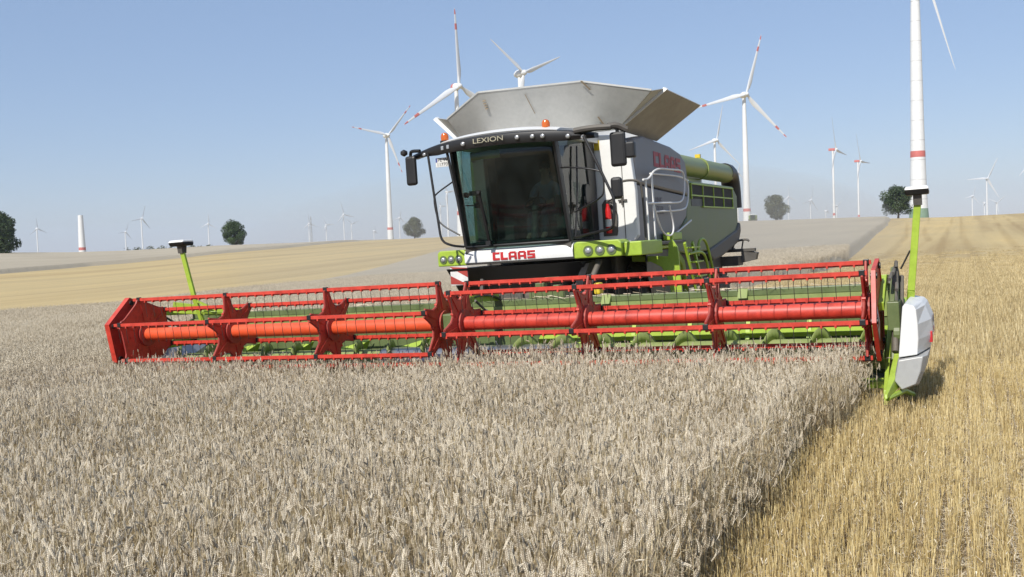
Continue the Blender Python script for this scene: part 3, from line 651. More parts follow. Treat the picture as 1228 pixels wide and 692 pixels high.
for x,z in ((-1.08,4.235),(.82,4.25)):
    b_=obj('beacon',MB().lathe([(.066,0),(.07,.05),(.068,.08),(.052,.12),(.026,.135),(.004,.14)],(x,2.52,z+.02),n=20),'amber',cb,smooth=True)
    obj('beacon_base',MB().lathe([(.085,-.04),(.085,.018)],(x,2.52,z+.0),n=20),'black',b_,smooth=True)
# --- mirrors and guard bars
def mirror(x,y,z,w,h,small,arm):
    m_=obj('mirror',MB().box(x-w/2,x+w/2,y-.05,y+.04,z-h/2,z+h/2),'black',cb,bevel=.045)
    obj('mirror_glass',MB().box(x-w/2+.02,x+w/2-.02,y+.041,y+.046,z-h/2+.03,z+h/2-.03),'mirror',m_)
    a=MB(); a.tube(smoothpath(arm),.03,8); obj('mirror_arm',a,'black',m_,smooth=True)
mirror(-1.80,2.55,3.80,.21,.52,None,[(-1.55,2.45,4.12),(-1.75,2.5,4.14),(-1.80,2.55,4.1),(-1.80,2.55,4.0)])
obj('mirror_knuckle',MB().lathe([(.01,-.06),(.06,-.03),(.065,0),(.06,.03),(.01,.06)],(-1.9,2.5,4.12),n=14),'black',cb,smooth=True)
mirror(2.02,2.6,3.80,.27,.56,None,[(1.5,2.45,4.13),(1.85,2.5,4.16),(2.02,2.6,4.16),(2.02,2.6,4.05)])
obj('mirror',MB().box(2.14,2.30,2.55,2.68,3.64,3.90),'black',cb,bevel=.03)
va=MB(); va.tube(smoothpath([(1.35,2.42,4.15),(1.6,2.42,4.17),(1.95,2.5,4.16)]),.05,8); va.tube(smoothpath([(1.9,2.5,4.17),(2.02,2.56,4.19),(2.16,2.65,4.10)]),.055,8); obj('visor_arm',va,'dark',cb,smooth=True)
gb=MB(); gb.tube(smoothpath([(-1.37,2.4,4.05),(-1.25,2.4,2.78),(-1.22,2.4,2.52),(-1.05,2.45,2.43),(-.90,2.62,2.40)]),.022,8); gb.tube([(-.98,2.38,4.02),(-.86,2.42,3.2),(-.80,2.5,2.40)],.026,8); gb.tube(smoothpath([(-.93,2.4,3.52),(-1.24,2.4,3.36),(-1.32,2.4,3.28),(-1.28,2.4,2.95),(-1.2,2.4,2.80),(-.86,2.42,2.60)],3),.014,8); obj('guard_bar',gb,'black',cb,smooth=True)
gb=MB(); gb.tube(smoothpath([(1.50,2.42,4.06),(1.93,2.42,3.08),(1.96,2.42,2.95),(1.93,2.42,2.62),(1.88,2.45,2.52),(1.62,2.6,2.50),(1.1,2.85,2.43)]),.024,8); gb.tube(smoothpath([(1.0,2.62,3.60),(1.35,2.45,3.56),(1.72,2.42,3.48),(1.80,2.42,3.42),(1.80,2.42,3.12),(1.72,2.42,3.02),(1.15,2.75,2.85)]),.015,8); obj('guard_bar',gb,'black',cb,smooth=True)
gp=MB(); gp.tube([(1.78,2.45,3.4),(1.80,2.5,3.15)],.07,10); obj('guard_lamp',MB().box(1.83,2.02,2.62,2.75,3.0,3.36),'black',cb,bevel=.05)
npb=obj('number_plate',MB().box(-1.25,-.99,2.44,2.452,3.80,3.96),'plate',cb,bevel=.004)
fonttext('plate_lettering','PE·W',.085,'ink',npb,Matrix.Translation((-1.11,2.438,3.92))@FRONT,1.0,.001)
fonttext('plate_lettering','11770',.085,'ink',npb,Matrix.Translation((-1.12,2.438,3.84))@FRONT,1.0,.001)
obj('plate_euro_band',MB().box(-1.245,-1.215,2.437,2.4395,3.885,3.955),paint('plate_blue',(.02,.05,.3)),npb)
# --- grain tank front and side walls
wf=MB(); wf.prism([(.98,2.27),(1.62,2.27),(1.72,2.4),(1.72,3.2),(1.66,3.9),(1.52,4.22),(.98,4.26)],'y',4.34,4.5)
fp=obj('front_panel',wf,'white',cb,bevel=.02)
obj('extinguisher_recess',MB().prism([(1.08,2.42),(1.34,2.42),(1.36,2.5),(1.36,3.0),(1.30,3.08),(1.14,3.08),(1.08,3.0)],'y',4.325,4.337),'dark',fp,bevel=.004)
obj('panel_sticker',MB().box(1.0,1.10,4.325,4.337,3.98,4.16),'yellow',fp)
obj('panel_seam',MB().box(1.49,1.50,4.325,4.338,2.3,3.9),'dark',fp)
obj('panel_latch',MB().box(1.40,1.56,4.30,4.338,3.03,3.06).box(1.46,1.49,4.29,4.339,2.96,3.10),'dark',fp)
# side wall upper (carries the letters) bulging smoothly from the front
def sidewall(name,poly,mat,x0=1.5,x1=1.66,bev=.03): return obj(name,MB().prism(poly,'x',x0,x1),mat,cb,bevel=bev)
v=[];f=[]; rows=[]
up=obj('tank_side_panel',MB().prism([(4.5,3.345),(4.5,4.16),(5.1,4.24),(7.0,4.16),(7.75,4.06),(8.1,3.92),(8.2,3.7),(8.2,3.195)],'x',1.45,1.69),'silver',cb,bevel=.045)
for a,b,c,d in [(0,0,0,0)][:0]: pass
tx=MB()
for a,b,c,d in blocktext('CLAAS',1.95,.29):
    q=lambda y,z:(y,z-.055*(y-5.7)/2)
    tx.prism([q(5.72+a,3.70+b),q(5.72+c,3.70+b),q(5.72+c,3.70+d),q(5.72+a,3.70+d)],'x',1.692,1.697)
obj('side_lettering',tx,'letterdull',up)
lo_=obj('lower_side_panel',MB().prism([(4.5,2.27),(4.5,3.33),(8.2,3.18),(8.05,2.75),(7.0,2.32),(6.3,2.12),(5.2,2.2)],'x',1.5,1.665),'silver',cb,bevel=.025)
T90=Matrix.Rotation(R_(90),4,'Z')@FRONT
fonttext('side_lettering','RING',.17,'lettergrey',lo_,Matrix.Translation((1.668,6.0,3.05))@T90,1.25)
fonttext('side_lettering','NTER',.22,'lettergrey',lo_,Matrix.Translation((1.668,6.0,2.86))@T90,1.1)
# --- green hull
hu=obj('hull_side',MB().prism([(6.35,2.08),(7.05,2.29),(8.08,2.72),(8.24,3.16),(8.24,3.52),(12.9,3.52),(13.35,3.3),(13.3,2.6),(12.9,2.35),(9.9,1.97),(8.0,1.95)],'x',1.45,1.655),'hull',cb,bevel=.04)
obj('hull_side',MB().prism([(4.5,2.1),(4.5,4.1),(8.2,4.0),(8.24,3.52),(12.9,3.52),(13.35,3.3),(13.3,2.6),(12.9,2.35),(9.9,1.97)],'x',-1.62,-1.5),'hull',cb,bevel=.04)
obj('hull_core',MB().prism([(4.45,2.1),(4.45,4.05),(8.0,3.95),(8.3,3.4),(13.0,3.4),(13.2,2.6),(12.0,2.0),(6,2.0)],'x',-1.52,1.44),'dark',cb)
obj('hull_top',MB().box(-1.5,1.5,8.3,13.0,3.43,3.5),'hullseed',cb,bevel=.01)
obj('lower_skirt',MB().prism([(9.7,1.90),(9.95,2.0),(12.95,2.42),(13.4,2.62),(13.42,2.36),(13.1,2.10),(11.2,1.80),(10.2,1.72)],'x',1.40,1.70),'dark',cb,bevel=.05)
# radiator screen
gr=obj('radiator_screen',MB().box(1.656,1.662,8.55,12.7,2.98,3.46),'black',cb)
gm=MB()
for z in (2.97,3.21,3.46): gm.bar((1.675,8.5 if z>3.1 else 9.5,z),(1.675,12.75,z),.045 if z in(2.97,3.46) else .02,.03)
for i in range(5):
    y=8.55+i*1.04; gm.bar((1.675,y,3.13 if y<9.4 else 2.97),(1.675,y,3.47),.025,.03)
obj('screen_frame',gm,'seed',gr)
fr=MB()
for i in range(70):
    y=8.6+i*.058; fr.box(1.664,1.668,y,y+.012,2.99 if y>9.5 else 3.14,3.45)
obj('screen_mesh',fr,'dark',gr)
# engine bay bits between hull and tube
eb=MB(); eb.box(1.1,1.4,9.2,9.3,3.5,3.72).box(1.1,1.4,10.6,10.7,3.5,3.72).box(1.1,1.4,9.2,10.7,3.66,3.72).box(1.15,1.3,9.6,9.8,3.5,3.66)
obj('tube_cradle',eb,'white',cb,bevel=.01)
# unloading tube
ut=MB(); ut.lathe([(.235,7.6),(.235,13.5),(.20,13.56)],(1.36,0,3.90),axis='y',n=32); t_=obj('unloading_tube',ut,'hullseed',cb,smooth=True)
obj('tube_flange',MB().lathe([(.262,10.55),(.262,10.62)],(1.36,0,3.90),axis='y',n=32),'hullseed',t_,smooth=True)
obj('tube_hook',MB().box(1.30,1.42,10.55,10.65,4.15,4.24),'yellow',t_)
sp=MB(); sp.tube(smoothpath([(1.36,13.3,3.92),(1.36,13.9,3.92),(1.36,14.1,3.6),(1.36,14.12,3.0)]),.25,14); obj('tube_spout',sp,'black',t_,smooth=True)
# straw hood and rear
obj('straw_hood',MB().prism([(12.9,3.5),(13.6,3.3),(14.2,2.5),(13.9,1.9),(13.0,1.9)],'x',-1.2,1.2),'dark',cb,bevel=.05)
ra=MB(); ra.box(1.2,1.35,12.6,14.2,1.86,1.94); ra.box(1.2,2.1,13.0,13.2,1.84,1.92); ra.box(1.0,1.75,12.6,13.2,1.50,1.74)
ra.tube(smoothpath([(1.5,13.1,1.9),(1.58,13.1,2.12),(1.9,13.1,2.16),(1.95,13.1,2.1)],2),.03,8); ra.tube([(1.75,13.1,1.9),(1.8,13.1,2.14)],.02,8)
ra.hexa([(1.75,13.0,1.56),(2.1,13.05,1.62),(2.15,13.05,1.80),(1.75,13.0,1.9)],[(1.75,13.3,1.56),(2.1,13.3,1.62),(2.15,13.3,1.80),(1.75,13.3,1.9)])
obj('rear_light_carrier',ra,'dark',cb,bevel=.01)
# stay rod on hull
obj('stay_rod',MB().tube([(1.72,6.5,2.32),(1.72,8.2,2.66)],.018,8),'rail',cb,smooth=True)
# --- tank extension flaps
HF=(4.25,4.32)  # hinge y,z
ff=obj('front_tank_flap',MB().sheet([(-1.45,4.2,4.30),(1.5,4.2,4.30),(2.28,3.83,4.86),(1.08,3.646,5.14),(-.90,3.613,5.19),(-1.70,3.857,4.82)],.03),'galv',cb)
rb_=MB()
rb_.bar((-.90,3.61,5.19),(1.08,3.645,5.14),.035,.03); rb_.bar((1.08,3.645,5.14),(2.28,3.83,4.86),.035,.03); rb_.bar((-.9,3.61,5.19),(-1.70,3.857,4.82),.035,.03)
obj('flap_edge',rb_,'galv',ff)
# rust-coloured runs and stencil marks on the front flap
M['rust']=paint('rust_stain',(.27,.215,.15),.8,dust=.2)
def onflap(x,t,k=2.2):   # t 0..1 from the hinge to the rim, on the front flap's front face
    return Vector((x,4.2-.58*t-.019*k,4.30+.88*t-.012*k))
for x0,x1,t0,t1,w_ in ((1.10,1.22,.98,.80,.02),(1.23,1.30,.30,.14,.016),(.0,.08,.88,.5,.007)):
    a=onflap(x0,t0); b=onflap(x1,t1); sr=MB(); sr.hexa([a+Vector((-w_,0,0)),a+Vector((w_,0,0)),b+Vector((w_,0,0)),b+Vector((-w_,0,0))],[a+Vector((-w_,.004,0)),a+Vector((w_,.004,0)),b+Vector((w_,.004,0)),b+Vector((-w_,.004,0))]); obj('rust_streak',sr,'rust',ff)
for k in range(4):
    a=onflap(-.82,.86-.05*k); obj('stencil_mark',MB().box(a.x-.03,a.x+.03,a.y-.004,a.y+.002,a.z-.012,a.z+.012),'rust',ff)
for s_ in (1,-1):
    fl=obj('side_tank_flap',MB().sheet([(s_*1.5,4.25,4.30),(s_*1.5,6.65,4.27),(s_*2.32,7.1,4.93),(s_*2.32,4.62,4.96)],.035),'flapdark',cb)
    e_=MB(); e_.hexa([(s_*1.47,4.15,4.31),(s_*1.53,4.15,4.27),(s_*2.36,4.52,4.94),(s_*2.30,4.52,4.98)],[(s_*1.47,4.24,4.33),(s_*1.53,4.24,4.29),(s_*2.36,4.61,4.96),(s_*2.30,4.61,5.0)])
    obj('flap_flange',e_,'white',fl)
    gs=obj('corner_gusset',MB().sheet([(s_*1.5,4.2,4.31),(s_*2.30,4.58,4.97),(s_*(2.27 if s_>0 else 1.70),3.84 if s_>0 else 3.86,4.85 if s_>0 else 4.81)],.012),'galv',cb)
obj('rear_tank_flap',MB().sheet([(-1.45,6.7,4.3),(1.45,6.7,4.3),(1.9,7.3,4.9),(-1.9,7.3,4.9)],.03),'galv',cb)
# --- platform rails (white tube) and ladder (green tube)
def rail(name,paths,r,mat):
    m_=MB()
    for p in paths: m_.tube(smoothpath(p),r,8)
    return obj(name,m_,mat,cb,smooth=True)
X1=1.98
rail('platform_rail',[[(X1,4.0,3.36),(X1,4.35,3.38),(X1,4.8,3.60),(X1,6.0,3.62),(X1,6.7,3.64),(X1,6.85,3.5),(X1,6.75,3.15),(X1,6.5,3.0),(X1,5.8,2.98),(X1,4.2,2.95)],
    ],.018,'rail')
rail('platform_rail',[[(1.82,5.0,3.52),(1.82,6.8,3.55),(1.82,7.6,3.52),(1.82,7.75,3.35),(1.82,7.6,3.0),(1.82,7.3,2.86),(1.82,5.2,2.82)]],.018,'rail')
rail('platform_rail',[[(X1,4.55,2.95),(X1,4.9,2.5),(X1,5.25,2.36),(X1,5.7,2.36),(X1,5.85,2.55),(X1,5.6,2.93)]],.016,'rail')
for x,y in ((X1,4.15),(X1,4.55),(1.82,5.1)): obj('rail_post',MB().tube([(x,y,2.26),(x,y,3.5 if y>4.2 else 3.36)],.018,8),'rail',cb,smooth=True)
gbar=MB(); gbar.tube(smoothpath([(1.55,3.6,3.1),(1.6,3.6,3.3),(1.75,3.7,3.36),(1.95,3.8,3.34),(2.0,3.85,3.25),(2.0,3.9,2.3)]),.022,8); obj('guard_bar',gbar,'dark',cb,smooth=True)
ld_=MB()
for y in (6.55,7.15): ld_.bar((1.98,y,2.2),(2.05,y+.75,.75),.05,.09,up=(0,1,0))
for k in range(5):
    t=k/4.6+.05; ld_.box(1.96+.05*t,2.14+.05*t,6.55+.75*t,7.15+.75*t,2.15-1.35*t,2.18-1.35*t)
ladder=obj('ladder',ld_,'seed',cb,bevel=.005)
obj('ladder_board',MB().prism([(1.50,2.03),(2.18,1.99),(2.20,2.22),(2.27,2.30),(2.36,2.14),(2.37,2.02),(2.40,1.2),(2.21,1.2),(2.16,1.55),(2.05,1.80),(1.86,1.905),(1.50,1.93)],'y',4.58,4.64),'seed',cb,bevel=.008)
obj('inner_wing',MB().prism([(4.5,2.1),(6.6,2.1),(6.9,1.5),(7.0,.9),(6.7,.9),(4.8,1.2),(4.5,1.7)],'x',1.78,1.80),'black',cb)
hr=MB(); hr.tube(smoothpath([(2.02,6.7,1.98),(2.05,7.7,2.0),(2.05,8.0,1.8),(2.08,8.1,1.35),(2.08,7.8,1.2)]),.03,8); hr.tube(smoothpath([(1.9,7.9,1.9),(1.9,8.0,2.2),(1.9,8.4,2.28),(1.9,8.8,2.1),(1.95,9.1,1.3),(1.95,8.8,1.12),(1.95,8.1,1.1)]),.03,8)
obj('ladder_handrail',hr,'seed',cb,smooth=True)
# grease box etc. near platform
obj('tool_box',MB().box(1.7,1.9,6.0,6.7,2.27,2.42),'seed',cb,bevel=.02)

# ================================================================== extinguisher and driver
ex=mach_root('fire_extinguisher',(1.22,4.27,2.46),'red fire extinguisher strapped upright on the white panel beside the cab','extinguisher')
obj('cylinder',MB().lathe([(.05,0),(.056,.02),(.056,.38),(.051,.42),(.03,.49),(.03,.53)],(1.22,4.24,2.47),n=20),'extred',ex,smooth=True)
obj('label_band',MB().lathe([(.0575,.12),(.0575,.25)],(1.22,4.24,2.47),n=20),'plate',ex,smooth=True)
obj('valve',MB().box(1.20,1.30,4.22,4.26,2.99,3.03).bar((1.22,4.24,3.03),(1.32,4.22,3.08),.02),'black',ex)
obj('hose',MB().tube(smoothpath([(1.27,4.22,3.0),(1.36,4.2,2.95),(1.35,4.2,2.7),(1.31,4.2,2.56)]),.012,6),'black',ex,smooth=True)

def skin_body(name,verts,edges,radii,mat,parent,sub=2):
    off=Vector(parent['_o']); me=bpy.data.meshes.new(name); me.from_pydata([Vector(v)-off for v in verts],edges,[]); me.update()
    o=link(name,me,parent); o['_o']=tuple(off); sk=o.modifiers.new('skin','SKIN'); 
    for v,r in zip(me.skin_vertices[0].data if me.skin_vertices else [],radii): v.radius=(r,r)
    if not me.skin_vertices:
        pass
    o.modifiers.new('sub','SUBSURF').levels=sub; o.modifiers['sub'].render_levels=sub
    me.materials.append(M[mat]); return o
dr=mach_root('person',(.25,3.7,2.86),'driver in a pale shirt sitting at the steering wheel behind the tinted windscreen','person')
def skinned(name,verts,edges,radii,mat,parent,root=0,sub=2):
    off=Vector(parent['_o']); bm=bmesh.new(); lay=bm.verts.layers.skin.new(); vs_=[bm.verts.new(Vector(v)-off) for v in verts]

    for e in edges: bm.edges.new((vs_[e[0]],vs_[e[1]]))
    for v,r in zip(vs_,radii): v[lay].radius=(r if isinstance(r,tuple) else (r,r)); v[lay].use_root=False
    vs_[root][lay].use_root=True
    me=bpy.data.meshes.new(name); bm.to_mesh(me); bm.free(); me.materials.append(M[mat])
    o=link(name,me,parent); o['_o']=tuple(off); s_=o.modifiers.new('skin','SKIN'); s_.use_smooth_shade=True
    b=o.modifiers.new('sub','SUBSURF'); b.levels=sub; b.render_levels=sub; return o
PX=.25
bv=[(PX,3.78,2.95),(PX,3.80,3.10),(PX,3.80,3.28),(PX,3.78,3.42),(PX,3.76,3.50),(PX,3.74,3.58),(PX,3.73,3.67),(PX,3.73,3.75),
    (PX-.10,3.78,3.41),(PX-.20,3.77,3.38),(PX-.25,3.62,3.16),(PX-.18,3.40,3.08),(PX-.15,3.33,3.08),
    (PX+.10,3.78,3.41),(PX+.20,3.77,3.38),(PX+.25,3.62,3.16),(PX+.18,3.40,3.08),(PX+.15,3.33,3.08),
    (PX-.10,3.72,2.93),(PX-.13,3.32,2.93),(PX-.14,3.22,2.52),(PX-.14,3.10,2.46),
    (PX+.10,3.72,2.93),(PX+.13,3.32,2.93),(PX+.14,3.22,2.52),(PX+.14,3.10,2.46)]
be=[(0,1),(1,2),(2,3),(3,4),(4,5),(5,6),(6,7),(3,8),(8,9),(9,10),(10,11),(11,12),(3,13),(13,14),(14,15),(15,16),(16,17),(0,18),(18,19),(19,20),(20,21),(0,22),(22,23),(23,24),(24,25)]
brd=[(.16,.12),(.15,.115),(.17,.12),(.14,.10),(.06,.06),(.075,.085),(.085,.10),(.07,.08),.07,.06,.045,.035,.038,.07,.06,.045,.035,.038,.095,.07,.05,.04,.095,.07,.05,.04]
bd=skinned('body',bv,be,brd,'skin',dr)
sv=bv[:4]+bv[8:11]+bv[13:16]; sv=[(a,b,c) for a,b,c in sv]
skinned('shirt',sv,[(0,1),(1,2),(2,3),(3,4),(4,5),(5,6),(3,7),(7,8),(8,9)],[(.175,.135),(.165,.13),(.185,.135),(.15,.11),.082,.074,.062,.082,.074,.062],'shirt',dr)
skinned('trousers',[bv[0]]+bv[18:21]+bv[22:25],[(0,1),(1,2),(2,3),(0,4),(4,5),(5,6)],[(.165,.13),.108,.083,.062,.108,.083,.062],'trouser',dr)
hm=MB(); hm.lathe([(.088,-.02),(.098,.03),(.092,.08),(.06,.115),(.01,.125)],(PX,3.75,3.71),n=16); obj('hair',hm,'hair',dr,smooth=True)
obj('nose',MB().hexa([(PX-.016,3.64,3.645),(PX+.016,3.64,3.645),(PX+.008,3.65,3.70),(PX-.008,3.65,3.70)],[(PX-.012,3.615,3.65),(PX+.012,3.615,3.65),(PX+.004,3.64,3.69),(PX-.004,3.64,3.69)]),'skin',dr)
for s_ in(-1,1):
    obj('eye',MB().lathe([(.004,-.012),(.012,-.004),(.012,.006)],(PX+s_*.034,3.645,3.695),axis='y',n=10),'ink',dr); obj('ear',MB().box(PX+s_*.088-.01,PX+s_*.088+.01,3.71,3.75,3.64,3.71),'skin',dr,bevel=.008)
    for k in range(5):   # fingers closed round the wheel rim
        a=-.9+.38*k if k<4 else -1.5
        cx=PX+s_*.175; px_=cx+s_*.012*0; z0=3.07+.016*(k-1.5)
        obj('finger',MB().tube(smoothpath([(cx-s_*.02,3.36,z0),(cx+s_*.01,3.31,z0+.01),(cx+s_*.025,3.28,z0),(cx+s_*.015,3.26,z0-.012)],2),.009 if k<4 else .011,6),'skin',dr,smooth=True)
# ================================================================== CUTTING HEADER with its reel
hr_=mach_root('cutting_header',(0,.8,.1),'very wide cutting table with red tined reel carried on the harvester front','header')
hr=hr_
XL,XR=-6.08,6.12
# back beam and rear wall
obj('back_beam',MB().box(XL,XR,1.50,1.64,1.40,1.50),'hull',hr,bevel=.012)
rw=MB(); rw.prism([(1.42,1.06),(1.50,1.06),(1.50,1.40),(1.46,1.40)],'x',XL,XR); obj('rear_wall_strip',rw,'hullseed',hr)
obj('rear_wall',MB().prism([(1.44,.25),(1.50,.25),(1.50,1.057),(1.44,1.057)],'x',XL,XR),'hull',hr)  # darker green here paints in the shade behind the reel
obj('table_floor',MB().prism([(.12,.20),(.95,.14),(1.44,.28),(1.44,.24),(.95,.10),(.12,.16)],'x',XL,XR),'steel',hr)
obj('table_lip',MB().prism([(.30,.33),(.42,.36),(.46,.30),(.34,.24)],'x',.9,XR-.05),'seed',hr)
obj('table_rib',MB().prism([(1.30,.88),(1.42,.93),(1.42,.86),(1.32,.82)],'x',.95,XR-.02),'seed',hr)
for k in range(6): obj('rib_bracket',MB().prism([(1.28,.80),(1.43,1.05),(1.43,.80)],'x',1.6+k*.85,1.66+k*.85),'seed',hr)
# knife with guards
kn=MB(); kn.box(XL,XR,.02,.12,.16,.19)
for i in range(162):
    x=XL+.05+i*.0762; kn.hexa([(x-.02,.03,.15),(x+.02,.03,.15),(x+.02,.03,.20),(x-.02,.03,.20)],[(x-.004,-.11,.165),(x+.004,-.11,.165),(x+.004,-.11,.18),(x-.004,-.11,.18)])
obj('knife_bar',kn,'dark',hr)
# intake auger : tube, flights on both sides running to the middle
ca=(.92,.62)
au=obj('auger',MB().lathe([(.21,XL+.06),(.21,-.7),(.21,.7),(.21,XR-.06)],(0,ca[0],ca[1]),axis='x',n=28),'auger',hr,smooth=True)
obj('auger_centre',MB().lathe([(.225,-1.6),(.225,1.7)],(0,ca[0],ca[1]),axis='x',n=28),'steel',au,smooth=True)
def flight(x0,x1,hand,r0=.20,r1=.36,pitch=.62):
    m_=MB(); n=int(abs(x1-x0)/pitch*22); v=[];f=[]
    for i in range(n+1):
        x=x0+(x1-x0)*i/n; a=hand*2*math.pi*(x-x0)/pitch
        for r in (r0,r1): v.append((x,ca[0]+math.cos(a)*r,ca[1]+math.sin(a)*r))
    f=[(2*i,2*i+1,2*i+3,2*i+2) for i in range(n)]; return m_.add(v,f)
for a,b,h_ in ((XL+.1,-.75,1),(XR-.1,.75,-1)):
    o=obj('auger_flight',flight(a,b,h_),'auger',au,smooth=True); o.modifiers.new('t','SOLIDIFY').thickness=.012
for i in range(12):
    a=i*2.1; x=-.6+i*.11; obj('auger_finger',MB().tube([(x,ca[0]+.15*math.cos(a),ca[1]+.15*math.sin(a)),(x,ca[0]+.36*math.cos(a),ca[1]+.36*math.sin(a))],.012,6),'steel',au)
# end walls
for s_,xe in ((-1,XL),(1,XR)):
    obj('end_wall',MB().prism([(1.64,.12),(1.64,1.45),(1.3,1.36),(.9,1.05),(.2,.62),(-.35,.32),(-.4,.15),(.2,.08)],'x',xe-.02,xe+.03),'seed',hr,bevel=.008)
# silver liner at the far end
obj('end_liner',MB().sheet([(XL+.12,.15,.35),(XL+.55,1.35,.45),(XL+.55,1.35,1.0),(XL+.12,.6,.95)],.01),'steel',hr)
for k in range(4):
    x=XL+.9+k*1.15; obj('crop_guide',MB().sheet([(x,.25,.33),(x+.5,1.35,.5),(x+.75,1.35,.95),(x+.2,.9,.8)],.015),'seed',hr)

# ---- reel: one axis, two halves turned against each other
AY,AZ_=0.0,1.27; RAD=.61
def rp(a,r=RAD): return (AY+r*math.cos(R_(a)),AZ_+r*math.sin(R_(a)))
tines=[]      # (distance to camera, xyz)
camm=Vector((7.13,-13.09,2.3))
def reel(x0,x1,ph,tubemat,spx,barshift):
    tb=obj('reel_tube',MB().lathe([(.105,x0+.02),(.105,x1-.02)],(0,AY,AZ_),axis='x',n=28),tubemat,hr,smooth=True)
    for k in range(6):
        a=ph+60*k; y,z=rp(a)
        n=int((x1-x0)/.165)
        mt=MB(); mt.bar((x0-.02,y,z),(x1+.02,y,z),.036,.05).bar((x0,y+.012,z-.03),(x1,y+.012,z-.03),.012,.03)
        b=bpy.data.objects.new('reel_bar',None)
        for i in range(n):
            x=x0+.08+i*(x1-x0-.1)/n; mt.box(x-.012,x+.012,y-.024,y+.024,z-.055,z-.022); tines.append(((Vector((x,y,z))-camm).length-(.0 if 60<a%360<200 else -3),(x,y,z),b))
        bb=obj('reel_bar',mt,'red',hr)
        for q in range(len(tines)):
            if tines[q][2] is b: tines[q]=(tines[q][0],tines[q][1],bb)
        bpy.data.objects.remove(b)
    # spiders
    for x in spx:
        pts=[]; solid=.84 if x<-5.5 else 0
        for k in range(6):
            a=ph+60*k
            for da,r in ((-9,RAD*(.92 if solid else .80)),(-5.5,RAD*.985),(5.5,RAD*.985),(9,RAD*(.92 if solid else .80)),(15,RAD*(.88 if solid else .64)),(30,RAD*(.85 if solid else .56)),(45,RAD*(.88 if solid else .64))): pts.append(rp(a+da,r))
        s=obj('reel_spider',MB().prism(pts,'x',x-.012,x+.012),'red',hr)
        rim=MB(); rim.tube([(x,p[0],p[1]) for p in pts],.017,6,closed=True)
        rim.lathe([(.20,-.05),(.20,.05)],(x,AY,AZ_),axis='x',n=24); obj('spider_rim',rim,'darkred',s)
        # stiffening ribs and holes with bolts
        rbm=MB()
        for k in range(6):
            a=ph+60*k; p=rp(a,RAD*.85); q_=rp(a,RAD*.38); rbm.bar((x,q_[0],q_[1]),(x,p[0],p[1]),.05,.018)
            for r in (.28,.36): c=rp(a+24,r); rbm.lathe([(.018,-.022),(.018,.022)],(x,c[0],c[1]),axis='x',n=8)
        obj('spider_rib',rbm,'red',s)
        for k in range(6):
            y,z=rp(ph+60*k); obj('bearing_clamp',MB().box(x-.035,x+.035,y-.03,y+.03,z-.035,z+.038),'black',s,bevel=.008)
    return tb
reel(-5.86,.05,40,'orange',(-5.76,-3.90,-1.95,.02),0)
reel(.30,5.97,10,'red',(.34,2.26,4.06,5.93),0)
def endplate(x,ph,lab):
    pts=[rp(ph+60*k,RAD*1.06) for k in range(6)]
    e=obj('reel_end_plate',MB().prism(pts,'x',x-.01,x+.01),'red',hr); r_=MB()
    for k in range(6):
        p=pts[k];q_=pts[(k+1)%6]; r_.bar((x-.04 if x<0 else x-.0,p[0],p[1]),(x-.04 if x<0 else x-.0,q_[0],q_[1]),.10 if x<0 else .05,.012,up=(0,(p[0]+q_[0])/2-AY,(p[1]+q_[1])/2-AZ_))
    obj('end_plate_flange',r_,'red',e); rb=MB()
    for k in range(6):
        p=rp(ph+60*k,.57); q_=rp(ph+60*k,.12); rb.tube(smoothpath([(x-.02,p[0],p[1]),(x-.03,*rp(ph+60*k+14,.34)),(x-.02,q_[0],q_[1])],2),.022,6)
    obj('end_plate_rib',rb,'darkred',e)
    bl=MB()
    for k in range(6): c=rp(ph+60*k,.56); obj('bearing_cap',MB().lathe([(.04,-.04),(.04,.04)],(x,c[0],c[1]),axis='x',n=10),'black',e)
    return e
endplate(-5.97,40,0); er=endplate(6.06,10,1)
obj('hazard_decal',MB().prism([rp(170,.3),rp(200,.42),rp(250,.4),rp(255,.15)],'x',6.072,6.076),'plate',er)
obj('hazard_decal',MB().prism([rp(185,.33),rp(215,.38),rp(225,.25)],'x',6.077,6.079),'extred',er)
# tines: the nearest hundred one by one, the rest together
tines.sort(key=lambda t:t[0])
def tine_mesh():
    return MB().tube([(0,0,-.045),(.0,-.012,-.09),(0,.0,-.20),(0,.015,-.30)],.0042,5)
base=None
for d,p,b in tines[:100]:
    if base is None:
        tm=tine_mesh(); tm.v=[(a+p[0],c+p[1],e+p[2]) for a,c,e in tm.v]; base=obj('tine',tm,'wire',b); bp0=p
    else:
        c=base.copy(); COL.objects.link(c); c.parent=b; c.location=(p[0]-bp0[0],p[1]-bp0[1],p[2]-bp0[2])
rest=MB()
for d,p,b in tines[100:]:
    tm=tine_mesh(); rest.add([(a+p[0],c+p[1],e+p[2]) for a,c,e in tm.v],tm.f)
tag(obj('remaining_tines',rest,'wire',hr),kind='stuff')
# reel arms, lift cylinders
for x,mt in ((XL+.02,'seed'),(.18,'seed'),(XR-.02,'seed')):
    a=MB(); a.bar((x,1.55,1.55),(x,.62,1.60),.07,.12); a.bar((x,.62,1.60),(x,-.05,1.30),.07,.11); o=obj('reel_arm',a,mt,hr,bevel=.008)
    obj('arm_cylinder',MB().tube([(x+.07,1.45,1.05),(x+.07,.95,1.38)],.035,10).tube([(x+.07,.95,1.38),(x+.07,.62,1.56)],.02,10),'dark',o,smooth=True)
ar=MB(); ar.bar((-5.95,.9,1.72),(-5.0,1.5,1.50),.09,.09); ar.bar((-5.95,.9,1.60),(-4.8,1.3,1.46),.07,.07); ar.bar((-5.3,1.5,1.52),(-4.6,1.55,1.62),.05,.05); obj('end_brace',ar,'seed',hr,bevel=.006)
